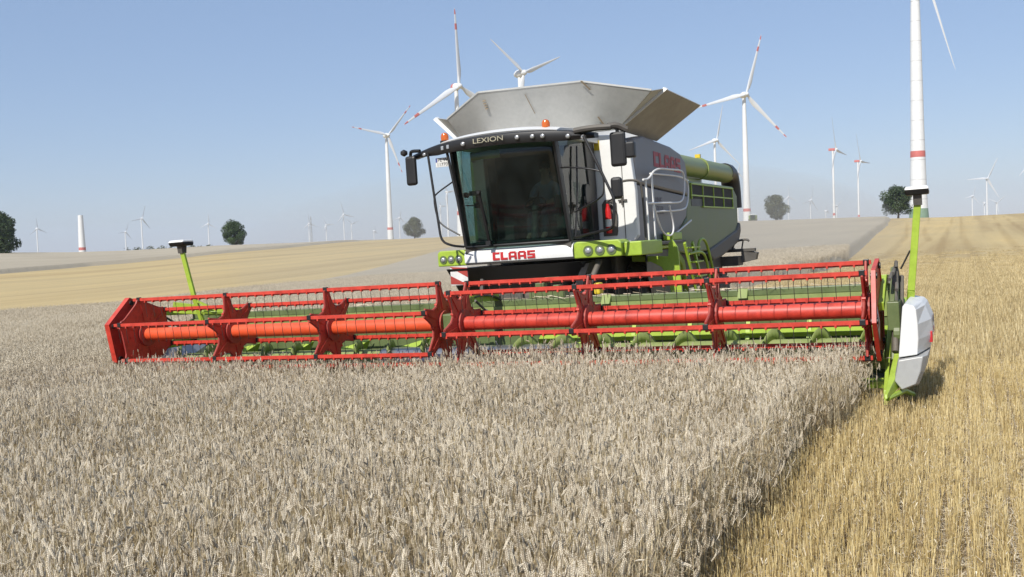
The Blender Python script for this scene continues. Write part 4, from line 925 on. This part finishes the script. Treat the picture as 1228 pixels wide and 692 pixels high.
# reel drive between the halves
dv=MB(); dv.box(.06,.28,-.12,.14,1.18,1.42); obj('reel_drive_box',dv,'hull',hr,bevel=.02)
ds=MB()
for k in range(4): ds.tube(smoothpath([(.05+.04*k,.2,1.35),(.1+.03*k,.6,1.72-.03*k),(.2+.03*k,1.2,1.60),(.25,1.55,1.5)]),.014,6)
obj('reel_hose',ds,'black',hr,smooth=True)
# multi coupler clutter on top of the back beam, left of the feeder
mc=MB(); mc.box(.75,1.35,1.52,1.75,1.5,1.62).box(.85,1.0,1.55,1.7,1.62,1.74).box(1.15,1.25,1.55,1.7,1.62,1.70); mc.lathe([(.05,1.0),(.05,1.25)],(0,1.6,1.78),axis='x',n=10)
obj('coupler_block',mc,'hull',hr,bevel=.01)
bl=MB(); bl.bar((-.1,1.56,1.52),(-.1,1.62,1.85),.05); bl.box(-.2,.6,1.6,1.68,1.5,1.58); obj('coupler_post',bl,'dark',hr)
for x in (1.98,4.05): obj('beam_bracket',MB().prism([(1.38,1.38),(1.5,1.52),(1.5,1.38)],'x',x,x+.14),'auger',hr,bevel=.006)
obj('chain_guard',MB().box(1.84,1.94,1.5,1.7,1.52,1.70),'yellow',hr,bevel=.03)
# ---- right end: divider, drive clutter and white cover
dvd=MB()
dvd.hexa([(6.19,1.55,.95),(6.34,1.55,.95),(6.34,1.5,1.30),(6.19,1.5,1.30)],[(6.22,-.2,.42),(6.36,-.2,.42),(6.36,-.1,.72),(6.22,-.1,.72)])
dvd.hexa([(6.22,-.2,.42),(6.36,-.2,.42),(6.36,-.1,.72),(6.22,-.1,.72)],[(6.17,-1.12,.34),(6.20,-1.12,.34),(6.20,-1.10,.39),(6.17,-1.10,.39)])
obj('crop_divider',dvd,'seed',hr,bevel=.008)
obj('divider_foot',MB().tube([(6.19,-1.0,.33),(6.34,-.5,.34),(6.40,.1,.20)],.035,8),'seed',hr,smooth=True)
obj('divider_step',MB().box(6.30,6.42,.5,.9,1.0,1.12),'galv',hr,bevel=.005)
cl=MB(); 
for k,(y0,y1,z0,z1) in enumerate(((.1,.9,1.62,1.1),(.3,1.2,1.68,1.0),(.5,.6,1.75,.7),(-.1,.5,1.5,.8))): cl.tube(smoothpath([(6.20+.03*k,y0,z0),(6.22+.02*k,(y0+y1)/2,z0+.1),(6.24,y1,z0-.1),(6.22,y1,z1)]),.022,8)
cl.tube([(6.24,-.1,.75),(6.24,.6,1.72)],.04,10); cl.tube([(6.30,.2,.9),(6.30,.8,1.62)],.028,8)
obj('drive_hose',cl,'dark',hr,smooth=True)
kd=MB(); kd.box(6.16,6.30,.0,.5,1.0,1.35); kd.prism([(.2,1.35),(.7,1.75),(.9,1.72),(.8,1.35)],'x',6.18,6.24); kd.bar((6.2,.3,.6),(6.22,.9,1.7),.08,.04); kd.lathe([(.13,-.04),(.13,.04)],(6.26,.1,.95),axis='x',n=18)
obj('knife_drive',kd,'hull',hr,bevel=.01)
obj('drive_arm',MB().bar((6.22,.9,1.45),(6.27,.3,.85),.09,.06).bar((6.27,.3,1.3),(6.29,.9,.9),.05,.05),'seed',hr,bevel=.006)
def loft(secs,mat,name,parent,bev=0,sm=True):
    n=len(secs[0]); v=[p for s in secs for p in s]; k=len(secs)
    f=[(q*n+a,q*n+(a+1)%n,(q+1)*n+(a+1)%n,(q+1)*n+a) for q in range(k-1) for a in range(n)]+[tuple(range(n))[::-1],tuple(range((k-1)*n,k*n))]
    return obj(name,MB().add(v,f),mat,parent,bevel=bev,smooth=sm)
def sec(y,sx,sz,pts,cx=6.38,cz=1.0): return [(cx-.025+(x-cx)*sx,y,cz+(z-cz)*sz) for x,z in pts]
UP=[(6.33,.74),(6.66,.79),(6.69,.95),(6.68,1.13),(6.62,1.30),(6.58,1.345),(6.43,1.375),(6.40,1.34)]
UPF=[(6.33,.74),(6.54,.77),(6.56,.95),(6.56,1.13),(6.55,1.30),(6.53,1.345),(6.43,1.375),(6.40,1.34)]
cv=loft([sec(-.62,.97,.98,UPF),sec(.0,1,1,UP),sec(.9,.98,.98,UP),sec(1.25,.7,.9,UP)],'white','side_cover',hr,bev=.012,sm=False)
LOW=[(6.26,.46),(6.35,.35),(6.54,.42),(6.61,.58),(6.655,.775),(6.32,.725)]
lw=loft([sec(-.72,.8,.9,LOW,cz=.7),sec(-.6,.97,.97,LOW,cz=.7),sec(.2,1,1,LOW,cz=.7),sec(1.1,.8,.85,LOW,cz=.75)],'galv','lower_cover',hr,bev=.010,sm=False)
obj('cover_marker',MB().box(6.63,6.663,-.1,.08,.86,.99),'letterred',cv,bevel=.003)
obj('cover_marker',MB().box(6.63,6.664,.35,.55,.93,1.0),'letterred',cv,bevel=.003)
obj('cover_screw',MB().lathe([(.022,-.02),(.022,.005)],(6.50,-.60,.55),axis='y',n=10).lathe([(.018,-.02),(.018,.005)],(6.42,-.65,.62),axis='y',n=10),'dark',lw)
fonttext('cover_lettering','V1200',.13,'lettergrey',cv,Matrix.Translation((6.664,.45,1.10))@T90)
# left end divider
loft([sec(-.6,1,1,[(-6.36,.3),(-6.24,.3),(-6.24,.5),(-6.36,.5)],cx=-6.3,cz=.3),sec(1.3,1,1,[(-6.42,.3),(-6.24,.3),(-6.24,1.2),(-6.42,1.2)],cx=-6.3,cz=.3)],'seed','crop_divider',hr,bev=.01,sm=False)
# sensor poles
def pole(pts,top,w,tilt):
    p=obj('sensor_pole',MB().bar(pts[0],pts[1],.085,.05).bar(pts[1],pts[2],.085,.05),'seed',hr,bevel=.006)
    x,y,z=top
    obj('sensor_mount',MB().hexa([(x-.05,y-.05,z-.16),(x+.05,y-.05,z-.16),(x+.05,y+.05,z-.16),(x-.05,y+.05,z-.16)],[(x-.05,y-.07,z-.03),(x+.05,y-.07,z-.03),(x+.05,y+.07,z-.03),(x-.05,y+.07,z-.03)]),'dark',p)
    obj('sensor_body',MB().hexa([(x-w,y-.12,z-.035),(x+w,y-.12,z-.03),(x+w,y+.12,z-.03),(x-w,y+.12,z-.035)],[(x-w*1.05,y-.16,z+.03),(x+w*1.05,y-.16,z+.03),(x+w,y+.14,z+.03),(x-w,y+.14,z+.03)]),'black',p,bevel=.015)
    obj('sensor_cap',MB().hexa([(x-w*1.08,y-.17,z+.032),(x+w*1.08,y-.17,z+.032),(x+w,y+.15,z+.032),(x-w,y+.15,z+.032)],[(x-w*.95,y-.12,z+.075),(x+w*.95,y-.12,z+.075),(x+w*.9,y+.12,z+.075),(x-w*.9,y+.12,z+.075)]),'white',p,bevel=.015)
pole([(6.36,.7,1.0),(6.42,.55,1.45),(6.545,.5,2.52)],(6.55,.5,2.67),.135,0)
pole([(-5.32,.9,1.40),(-5.38,.82,1.80),(-5.56,.8,2.66)],(-5.56,.8,2.78),.16,0)
obj('pole_stay',MB().bar((-5.38,.82,1.78),(-5.02,.95,1.58),.04).bar((-5.3,.85,1.55),(-4.9,1.5,1.48),.035),'seed',hr)
obj('pole_stay',MB().tube([(6.43,.55,1.95),(6.30,.75,1.72)],.012,6),'dark',hr)

# cut straw caught on the table, the spiders and the back beam
rs_=random.Random(9)
for part,(n_,xr,yr,zr) in (('straw_on_table',(420,(XL+.2,XR-.2),(.1,.7),(.22,.40))),('straw_on_beam',(120,(XL+.3,XR-.3),(1.46,1.6),(1.505,1.53)))):
    V=[];F=[];T=[]
    for _ in range(n_):
        p=Vector((rs_.uniform(*xr),rs_.uniform(*yr),rs_.uniform(*zr))); d=Vector((rs_.gauss(0,1),rs_.gauss(0,.6),rs_.gauss(0,.5 if 'table' in part else .08))).normalized()*rs_.uniform(.05,.16); q=Vector((0,.35,1)).normalized()*.004; o=len(V)
        V+=[p-d-q,p+d-q,p+d+q,p-d+q]; F.append((o,o+1,o+2,o+3)); T.append(rs_.random())
    off=hr['_o']; me=bpy.data.meshes.new(part); me.from_pydata([(v.x-off[0],v.y-off[1],v.z-off[2]) for v in V],[],F); me.materials.append(M['litter'])
    a=me.attributes.new('tint','FLOAT','FACE'); a.data.foreach_set('value',np.array(T,dtype=np.float32)); me.update(); tag(link(part,me,hr),kind='stuff')
# ------------------------------------------------------------------ trees
def leafmat(name,c0,c1,c2):
    m=straw(name,c0,c1,c2,.2); return m
M['leaf_dark']=leafmat('leaf_dark',(.020,.034,.014),(.04,.062,.022),(.07,.10,.035))
M['leaf_mid']=leafmat('leaf_mid',(.030,.050,.018),(.055,.085,.03),(.09,.13,.05))
M['leaf_olive']=leafmat('leaf_olive',(.045,.055,.028),(.08,.09,.045),(.12,.13,.065))
def tree(x,y,z,H,W,mat,label,seed,low=.15,nl=15,shape=1.0):
    rnd=random.Random(seed); root=bpy.data.objects.new('tree',None); COL.objects.link(root); root.location=(x,y,z)
    tag(root,label,'tree',group='trees on the skyline'); root['_o']=(0,0,0)
    t=MB(); tw=H*.028
    t.tube([(0,0,-.4),(.02*H,0,H*.15),(0,.01*H,H*.4),(-.01*H,0,H*.75)],0,8,rad=[tw*1.3,tw,tw*.7,tw*.25])
    lobes=[]
    for i in range(nl):
        a=i*2.4+rnd.uniform(-.4,.4); f=(i+.5)/nl; zz=low+ (1-low)*(.12+.76*f)
        prof=math.sin(math.pi*min(1,max(0,(f*.88+.12)))**shape)**.6
        rr=W*.5*prof*rnd.uniform(.42,.80)
        c=Vector((math.cos(a)*rr,math.sin(a)*rr,zz*H)); lobes.append((c,W*rnd.uniform(.11,.25)))
        t.tube([(0,0,H*(low+.1*f+.05)),c*.5+Vector((0,0,H*.15*low)),c],0,5,rad=[tw*.45,tw*.3,tw*.08])
    lobes.append((Vector((0,0,H*.6)),W*.26)); lobes.append((Vector((0,0,H*.82)),W*.2))
    obj('trunk',t,'bark',root)
    V=[];F=[];T=[]
    for c,r in lobes:
        lt=rnd.uniform(.2,.8)
        for _ in range(520):
            d=Vector((rnd.gauss(0,1),rnd.gauss(0,1),rnd.gauss(0,1))).normalized(); p=c+Vector((d.x,d.y,d.z*.85))*r*rnd.uniform(.5,1.12)
            if p.z<H*low*.75: continue
            n=(d+Vector((rnd.gauss(0,.6),rnd.gauss(0,.6),rnd.gauss(0,.6)))).normalized(); a=n.orthogonal().normalized(); b=n.cross(a); s=H*rnd.uniform(.015,.030)
            o=len(V); V+= [p-a*s,p+b*s*.6,p+a*s,p-b*s*.6]; F.append((o,o+1,o+2,o+3)); T.append(min(1,max(0,lt+rnd.uniform(-.3,.3))))
    me=bpy.data.meshes.new('crown'); me.from_pydata([tuple(p) for p in V],[],F); me.materials.append(M[mat])
    a=me.attributes.new('tint','FLOAT','FACE'); a.data.foreach_set('value',np.array(T,dtype=np.float32)); me.update()
    link('crown',me,root)
tree(-250.2,193.6,3.2,13.0,12.6,'leaf_dark','large dark tree cut by the left edge of the view',1,low=.02,nl=20)
tree(-245.9,291.6,3.2,10.4,9.2,'leaf_mid','dark green egg shaped tree on the left skyline past the left sensor pole',2,low=.06,nl=18,shape=.9)
tree(-190.0,330.4,4.0,8.6,8.6,'leaf_olive','dusty olive tree seen left of the cab mirror bars',3,low=.05)
tree(-59.9,377.2,4.8,11.0,9.8,'leaf_olive','greyish round tree right of the green far machine',4,low=.1)
tree(-16.5,376.2,4.5,11.8,12.0,'leaf_dark','broad dark tree beside the largest turbine tower',5,low=.16,nl=18)
def hedge(pts,H,label,seed):
    rnd=random.Random(seed); V=[];F=[];T=[]
    for (x0,y0),(x1,y1) in zip(pts,pts[1:]):
        L_=math.hypot(x1-x0,y1-y0)
        for _ in range(int(L_*60)):
            f=rnd.random(); x=x0+(x1-x0)*f+rnd.gauss(0,.5); y=y0+(y1-y0)*f+rnd.gauss(0,.5); hh=H*(.6+.4*math.sin(f*L_*.8+x)); z=float(height(x,y))+rnd.uniform(0,1)**.7*hh
            n=Vector((rnd.gauss(0,1),rnd.gauss(0,1),rnd.gauss(0,1))).normalized(); a=n.orthogonal().normalized(); b=n.cross(a); s=rnd.uniform(.12,.3); p=Vector((x,y,z))
            o=len(V); V+= [p-a*s,p+b*s*.6,p+a*s,p-b*s*.6]; F.append((o,o+1,o+2,o+3)); T.append(rnd.uniform(.2,.9))
    me=bpy.data.meshes.new('hedge'); me.from_pydata([tuple(p) for p in V],[],F); me.materials.append(M['leaf_olive'])
    a=me.attributes.new('tint','FLOAT','FACE'); a.data.foreach_set('value',np.array(T,dtype=np.float32)); me.update()
    tag(link('hedge',me),label,'hedge')
hedge([(-273.8,266.1),(-268,272),(-262.3,277.1)],2.0,'low scrubby hedge on the skyline left of the left sensor pole',11)
hedge([(-258.8,280.6),(-255,283),(-252.6,285.9)],1.4,'short low hedge on the skyline between left sensor pole and egg shaped tree',12)

# ------------------------------------------------------------------ wind turbines
TURB=[(-2532.5, 2161.6, -31.9, 88.7, 32.6, -5.9, 84.4, 0),
(-2476.4, 2453.2, -34.2, 74.0, 31.6, 20.7, 80.2, 0),
(-2111.2, 2153.4, -28.5, 100.4, 39.6, 18.6, 84.4, 0),
(-2186.1, 2510.5, -31.8, 88.9, 31.6, 3.0, 56.0, 0),
(-2031.6, 2831.9, -33.6, 82.2, 34.2, -7.7, 65.6, 0),
(-1985.2, 2864.6, -33.5, 75.9, 28.4, 88.6, 54.7, 0),
(-1929.2, 2889.4, -33.2, 109.0, 44.2, -16.1, 63.7, 0),
(-1914.3, 2912.4, -33.3, 75.8, 32.5, 67.8, 63.3, 0),
(-1849.9, 2953.7, -33.2, 48.8, 17.2, 3.9, 82.0, 0),
(-483.3, 800.8, -2.5, 103.4, 37.3, 40.1, 56.1, 1),
(-1775.5, 2999.0, -33.1, 91.4, 34.9, 11.0, 60.6, 0),
(-290.6, 571.7, 1.3, 102.2, 49.2, -2.3, 57.0, 2),
(-971.5, 1837.6, -16.0, 105.2, 22.3, 81.4, 57.9, 0),
(-1428.3, 2655.4, -27.2, 109.8, 26.1, -30.5, 58.3, 0),
(-235.5, 549.1, 2.0, 102.1, 29.6, 67.5, 58.3, 0),
(-250.3, 1122.6, -4.0, 104.9, 40.1, 12.4, 47.8, 0),
(-140.6, 738.8, 0.8, 102.0, 44.7, 16.1, 36.1, 1),
(-354.7, 1738.1, -11.5, 102.2, 16.1, 13.3, 41.7, 0),
(-540.6, 3443.8, -32.2, 108.9, 38.9, -3.0, 39.0, 0),
(-469.9, 3454.3, -32.3, 94.3, 51.4, 15.2, 62.8, 0),
(-422.3, 3460.5, -32.3, 56.4, 19.3, -5.3, 67.0, 0),
(-151.2, 1375.3, -7.0, 104.0, 45.0, -13.9, 76.5, 3),
(-389.5, 3464.4, -32.3, 71.3, 26.3, 44.9, 36.5, 0),
(-146.6, 1652.7, -10.4, 103.7, 46.8, -18.9, 75.3, 3),
(-9.8, 441.6, 3.9, 113.0, 49.4, 162.7, 37.1, 4),
(17.3, 3486.9, -32.7, 83.5, 35.1, 16.5, 39.8, 0),
(47.2, 2664.3, -22.7, 104.4, 55.5, 28.1, 34.1, 1),
(51.4, 3486.6, -32.6, 60.9, 16.3, -15.4, 39.3, 0),
(85.5, 3486.0, -32.6, 59.2, 36.6, 52.2, 33.7, 0),
(101.4, 1903.6, -13.5, 96.7, 29.6, -133.3, 32.2, 0)]

TL=['faint small turbine farthest left, right of the cut-off dark tree','small turbine left of the taller one above the scrubby hedge','slim turbine rising over the scrubby hedge at left','lone small turbine just left of the egg shaped tree',
'faint turbine beside the distant lattice mast','faint small turbine with one blade pointing right, past the lattice mast','taller of the faint turbine pair left of the large mirror-side turbine','shorter right hand turbine of the faint pair near the sky centre left','tiny turbine tower close left of the large red banded turbine','large turbine left of the cab mirror with red banded blades',
'small turbine just left of the dusty olive tree','tall turbine with red nacelle behind the left edge of the grain tank','small turbine seen between the left mirror bars','faintest turbine seen through the left guard bars of the cab','turbine whose hub shows right above the grain tank flap','mid-size turbine rising behind the green unloading tube','large white turbine right of the harvester with red banded blade tips','small turbine close behind the rear of the unloading tube','small turbine standing just behind the greyish round tree','faint turbine with dark low blade between round tree and red nacelle pair',
'tiny turbine at the foot of the red nacelle pair','taller left turbine of the red nacelle pair','tiny turbine crossing the foot of the taller red nacelle turbine','shorter right turbine of the red nacelle pair','gigantic near turbine tower rising out of the top of the view','small turbine left of the three blades cluster at far right','tallest turbine of the cluster at far right','tiny turbine hidden low behind the tallest of the far right cluster','lowest right turbine of the far right cluster','turbine mostly outside the right edge of the view']
def blade_mesh(L_,root_r,k):
    """blade along +z, chord in x, modelled as an airfoil loft"""
    secs=[(0,.9,.9),(.05,.9,.85),(.12,1.5,.6),(.2,1.75,.42),(.4,1.25,.28),(.6,.95,.2),(.8,.66,.13),(.95,.4,.08),(1.0,.12,.03)]
    mb=MB(); n=10; v=[];f=[]
    for t,c,th in secs:
        c*=root_r; th*=root_r; tw=R_(22)*(1-t)
        for j in range(n):
            a=2*math.pi*j/n; x=math.cos(a)*c+ (c*.35 if t>.08 else 0); y=math.sin(a)*th*(1-.35*math.cos(a))
            v.append((x*math.cos(tw)-y*math.sin(tw),x*math.sin(tw)+y*math.cos(tw)-t*t*L_*.02,root_r*.8+t*(L_-root_r*.8)))
    m=len(secs); f=[(q*n+a,q*n+(a+1)%n,(q+1)*n+(a+1)%n,(q+1)*n+a) for q in range(m-1) for a in range(n)]+[tuple(range(n))[::-1],tuple(range((m-1)*n,m*n))]
    return mb.add(v,f)
def band(L_,root_r,t0,t1):
    mb=MB(); n=10; v=[]
    def sec(t):
        S_=[(.2,1.75,.42),(.4,1.25,.28),(.6,.95,.2),(.8,.66,.13),(.95,.4,.08),(1.0,.12,.03)]
        return np.interp(t,[s[0] for s in S_],[s[1] for s in S_]),np.interp(t,[s[0] for s in S_],[s[2] for s in S_])
    for t in (t0,(t0+t1)/2,t1):
        c,th=sec(t); c=c*root_r; th=th*root_r; tw=R_(22)*(1-t)
        for j in range(n):
            a=2*math.pi*j/n; x=math.cos(a)*c*1.08+c*.35; y=math.sin(a)*th*(1-.35*math.cos(a))*1.12
            v.append((x*math.cos(tw)-y*math.sin(tw),x*math.sin(tw)+y*math.cos(tw)-t*t*L_*.02,root_r*.8+t*(L_-root_r*.8)))
    f=[(q*n+a,q*n+(a+1)%n,(q+1)*n+(a+1)%n,(q+1)*n+a) for q in range(2) for a in range(n)]+[tuple(range(n))[::-1],tuple(range(2*n,3*n))]
    return mb.add(v,f)
for i,(x,y,gz,hz,Lb,ang,yaw,kind) in enumerate(TURB):
    if kind==3: ang-=9; yaw+=3
    H=hz-gz; yw=R_(yaw); D=math.hypot(x-CAM[0],y-CAM[1]); vis=hz-CAM[2]
    root=bpy.data.objects.new('wind_turbine',None); COL.objects.link(root); root.location=(x,y,gz); root.rotation_euler=(0,0,yw); root['_o']=(0,0,0)
    tag(root,TL[i],'wind turbine',group='wind turbines around the field')
    big=kind in (1,2,3,4); near=D<1800
    rb={4:3.75,3:2.0}.get(kind,3.1 if kind in(1,2) else 2.3+.0*D); rt=1.25 if kind!=4 else 1.4
    if D>2000: rb=2.6; rt=1.6
    hb=2.2                                      # hub radius
    ty=4.3                                      # tower axis sits behind the rotor
    seg=[(0,rb),(.12,rb*.88 if kind==4 else rb*.93),(.35,rb*.72),(.7,rb*.5+rt*.2),(1,rt)]
    mb=MB(); mb.lathe([(r,t*(H-1.5)) for t,r in seg],(0,ty,0),n=28); obj('tower',mb,'towerwhite',root,smooth=True)
    def rad(z): return float(np.interp(z/(H-1.5),[s_[0] for s_ in seg],[s_[1] for s_ in seg]))
    if big:
        base={1:13,2:16,3:16,4:26.4}[kind]; hh={1:2.2,2:2.6,3:3.0,4:2.6}[kind]
        z0=base if kind==4 else (base+ max(0,-gz+4)*.8)
        obj('red_band',MB().lathe([(rad(z0)+.03,z0),(rad(z0+hh)+.03,z0+hh)],(0,ty,0),n=28),'bandred',root,smooth=True)
    if kind==4:
        for k in range(1,14):
            z0=k*8.2+.6; obj('tower_joint',MB().lathe([(rad(z0)+.035,z0),(rad(z0)+.035,z0+.14)],(0,ty,0),n=28),'galv',root,smooth=True)
        obj('green_foot',MB().lathe([(rad(0)+.25,0),(rad(5)+.06,5)],(0,ty,0),n=28),'towergreen',root,smooth=True)
    # nacelle
    if kind==3:
        mb=MB(); mb.box(-1.7,1.7,1.2,9.5,H-1.6,H+1.7); obj('nacelle',mb,'bandred',root,bevel=.5)
    else:
        mb=MB(); mb.lathe([(1.3,0),(2.1,1.2),(2.5,3.2),(2.3,5.5),(1.5,7.6),(.5,8.6)],(0,1.0,H),axis='y',n=18)
        obj('nacelle',mb,'towerwhite',root,smooth=True)
        if kind==2: obj('red_band',MB().lathe([(2.53,0),(2.42,2.4)],(0,5.0,H),axis='y',n=18),'bandred',root,smooth=True)
    hub=obj('hub',MB().lathe([(.3,-2.6),(1.1,-2.2),(1.6,-1.2),(1.75,0),(1.6,1.0)],(0,0,H),axis='y',n=18),'blade',root,smooth=True)
    rr=(.42 if kind==4 else max(.85,Lb*.023)*(1.25 if D>2000 else 1))
    for b in range(3):
        bo=obj('rotor_blade',blade_mesh(Lb,rr,0),'blade',root,smooth=True,off=(0,0,0))
        bo.location=(0,0,H); bo.rotation_euler=(0,R_(ang+120*b),0)
        if kind in (1,2) and near:
            for t0,t1 in ((.72,.80),(.92,.985)): obj('red_band',band(Lb,rr,t0,t1),'bandred',bo,smooth=True,off=(0,0,0))
# unfinished tower
root=bpy.data.objects.new('turbine_tower',None); COL.objects.link(root); root.location=(-839,765.7,-5.9); root['_o']=(0,0,0)
tag(root,'bare unfinished white tower stub with a red band near the ground at left','tower')
obj('tower',MB().lathe([(4.0,0),(3.7,10),(2.5,50.6)],(0,0,0),n=28),'towerwhite',root,smooth=True)
obj('red_band',MB().lathe([(3.62,14),(3.52,17)],(0,0,0),n=28),'bandred',root,smooth=True)
# lattice mast
root=bpy.data.objects.new('lattice_mast',None); COL.objects.link(root); root.location=(-1446,2021,-21.6); root['_o']=(0,0,0)
tag(root,'thin distant grey lattice mast on the left skyline','mast')
mb=MB(); Hm=98
for sx in(-1,1):
    for sy in(-1,1): mb.bar((sx*3,sy*3,0),(sx*.5,sy*.5,Hm),.35)
for k in range(9):
    z0=k*Hm/9; z1=(k+1)*Hm/9; a=3-2.5*k/9; b=3-2.5*(k+1)/9
    for s_ in(-1,1): mb.bar((-a,s_*a,z0),(b,s_*b,z1),.25); mb.bar((s_*a,a,z0),(s_*b,-b,z1),.25); mb.bar((a,s_*a,z0),(-b,s_*b,z1),.25)
obj('mast_frame',mb,'galv',root)
for z0,L_ in((70,7),(80,9),(90,6)): obj('cross_arm',MB().bar((-L_,0,z0),(L_,0,z0),.6,.5),'galv',root)
# far green machine standing by the turbine foot
root=bpy.data.objects.new('combine_harvester',None); COL.objects.link(root); root.location=(-68.9,379.6,5.0); root.rotation_euler=(0,0,R_(8)); root['_o']=(0,0,0)
tag(root,'tiny far-off green harvester on the skyline at a white turbine foot','harvester')
obj('hull',MB().box(-1.5,1.5,-1,5,1.2,3.2),'hullseed',root,bevel=.15)
obj('cab',MB().box(-.9,.9,-2.2,-1.02,1.5,3.3),'glass',root,bevel=.1)
obj('cab_roof',MB().box(-1,1,-2.4,-.9,3.32,3.5),'white',root,bevel=.05)
obj('header',MB().box(-3.0,3.0,-4.2,-3.2,.3,1.0),'seed',root,bevel=.1)
obj('feeder_house',MB().box(-.6,.6,-3.2,-1.05,.6,1.4),'dark',root)
for sx in(-1,1):
    obj('wheel',MB().lathe([(.75,-.3),(.9,-.22),(.9,.22),(.75,.3)],(sx*1.3,-.6,.9),axis='x'),'rubber',root); obj('wheel',MB().lathe([(.5,-.2),(.6,-.15),(.6,.15),(.5,.2)],(sx*1.2,4,.6),axis='x'),'rubber',root)

# ------------------------------------------------------------------ air
m=bpy.data.materials.new('air'); m.use_nodes=True; nt=m.node_tree; nt.nodes.remove(nt.nodes['Principled BSDF'])
pv=N(nt,'ShaderNodeVolumePrincipled'); pv.inputs['Color'].default_value=(.86,.93,1,1); pv.inputs['Density'].default_value=.00010
pv.inputs['Anisotropy'].default_value=0
nt.links.new(pv.outputs[0],nt.nodes['Material Output'].inputs['Volume'])
M['air']=m
tag(obj('haze',MB().box(-6600,6600,-6600,6600,-160,200),'air'),'thin blue summer haze filling the air over the fields','haze',kind='stuff')
# settling dust hanging behind the working machine
m=bpy.data.materials.new('dust'); m.use_nodes=True; nt=m.node_tree; nt.nodes.remove(nt.nodes['Principled BSDF'])
pv=N(nt,'ShaderNodeVolumePrincipled'); pv.inputs['Color'].default_value=(.86,.80,.70,1); pv.inputs['Density'].default_value=.008
nt.links.new(pv.outputs[0],nt.nodes['Material Output'].inputs['Volume']); M['dustcloud']=m
bm=bmesh.new(); bmesh.ops.create_icosphere(bm,subdivisions=4,radius=1.0); me=bpy.data.meshes.new('dust_cloud'); bm.to_mesh(me); bm.free(); me.materials.append(m)
o=link('dust_cloud',me); o.location=(-10,43,2.0); o.scale=(14,32,4.5)
tag(o,'thin pale dust hanging in the air behind and left of the cab','dust',kind='stuff')
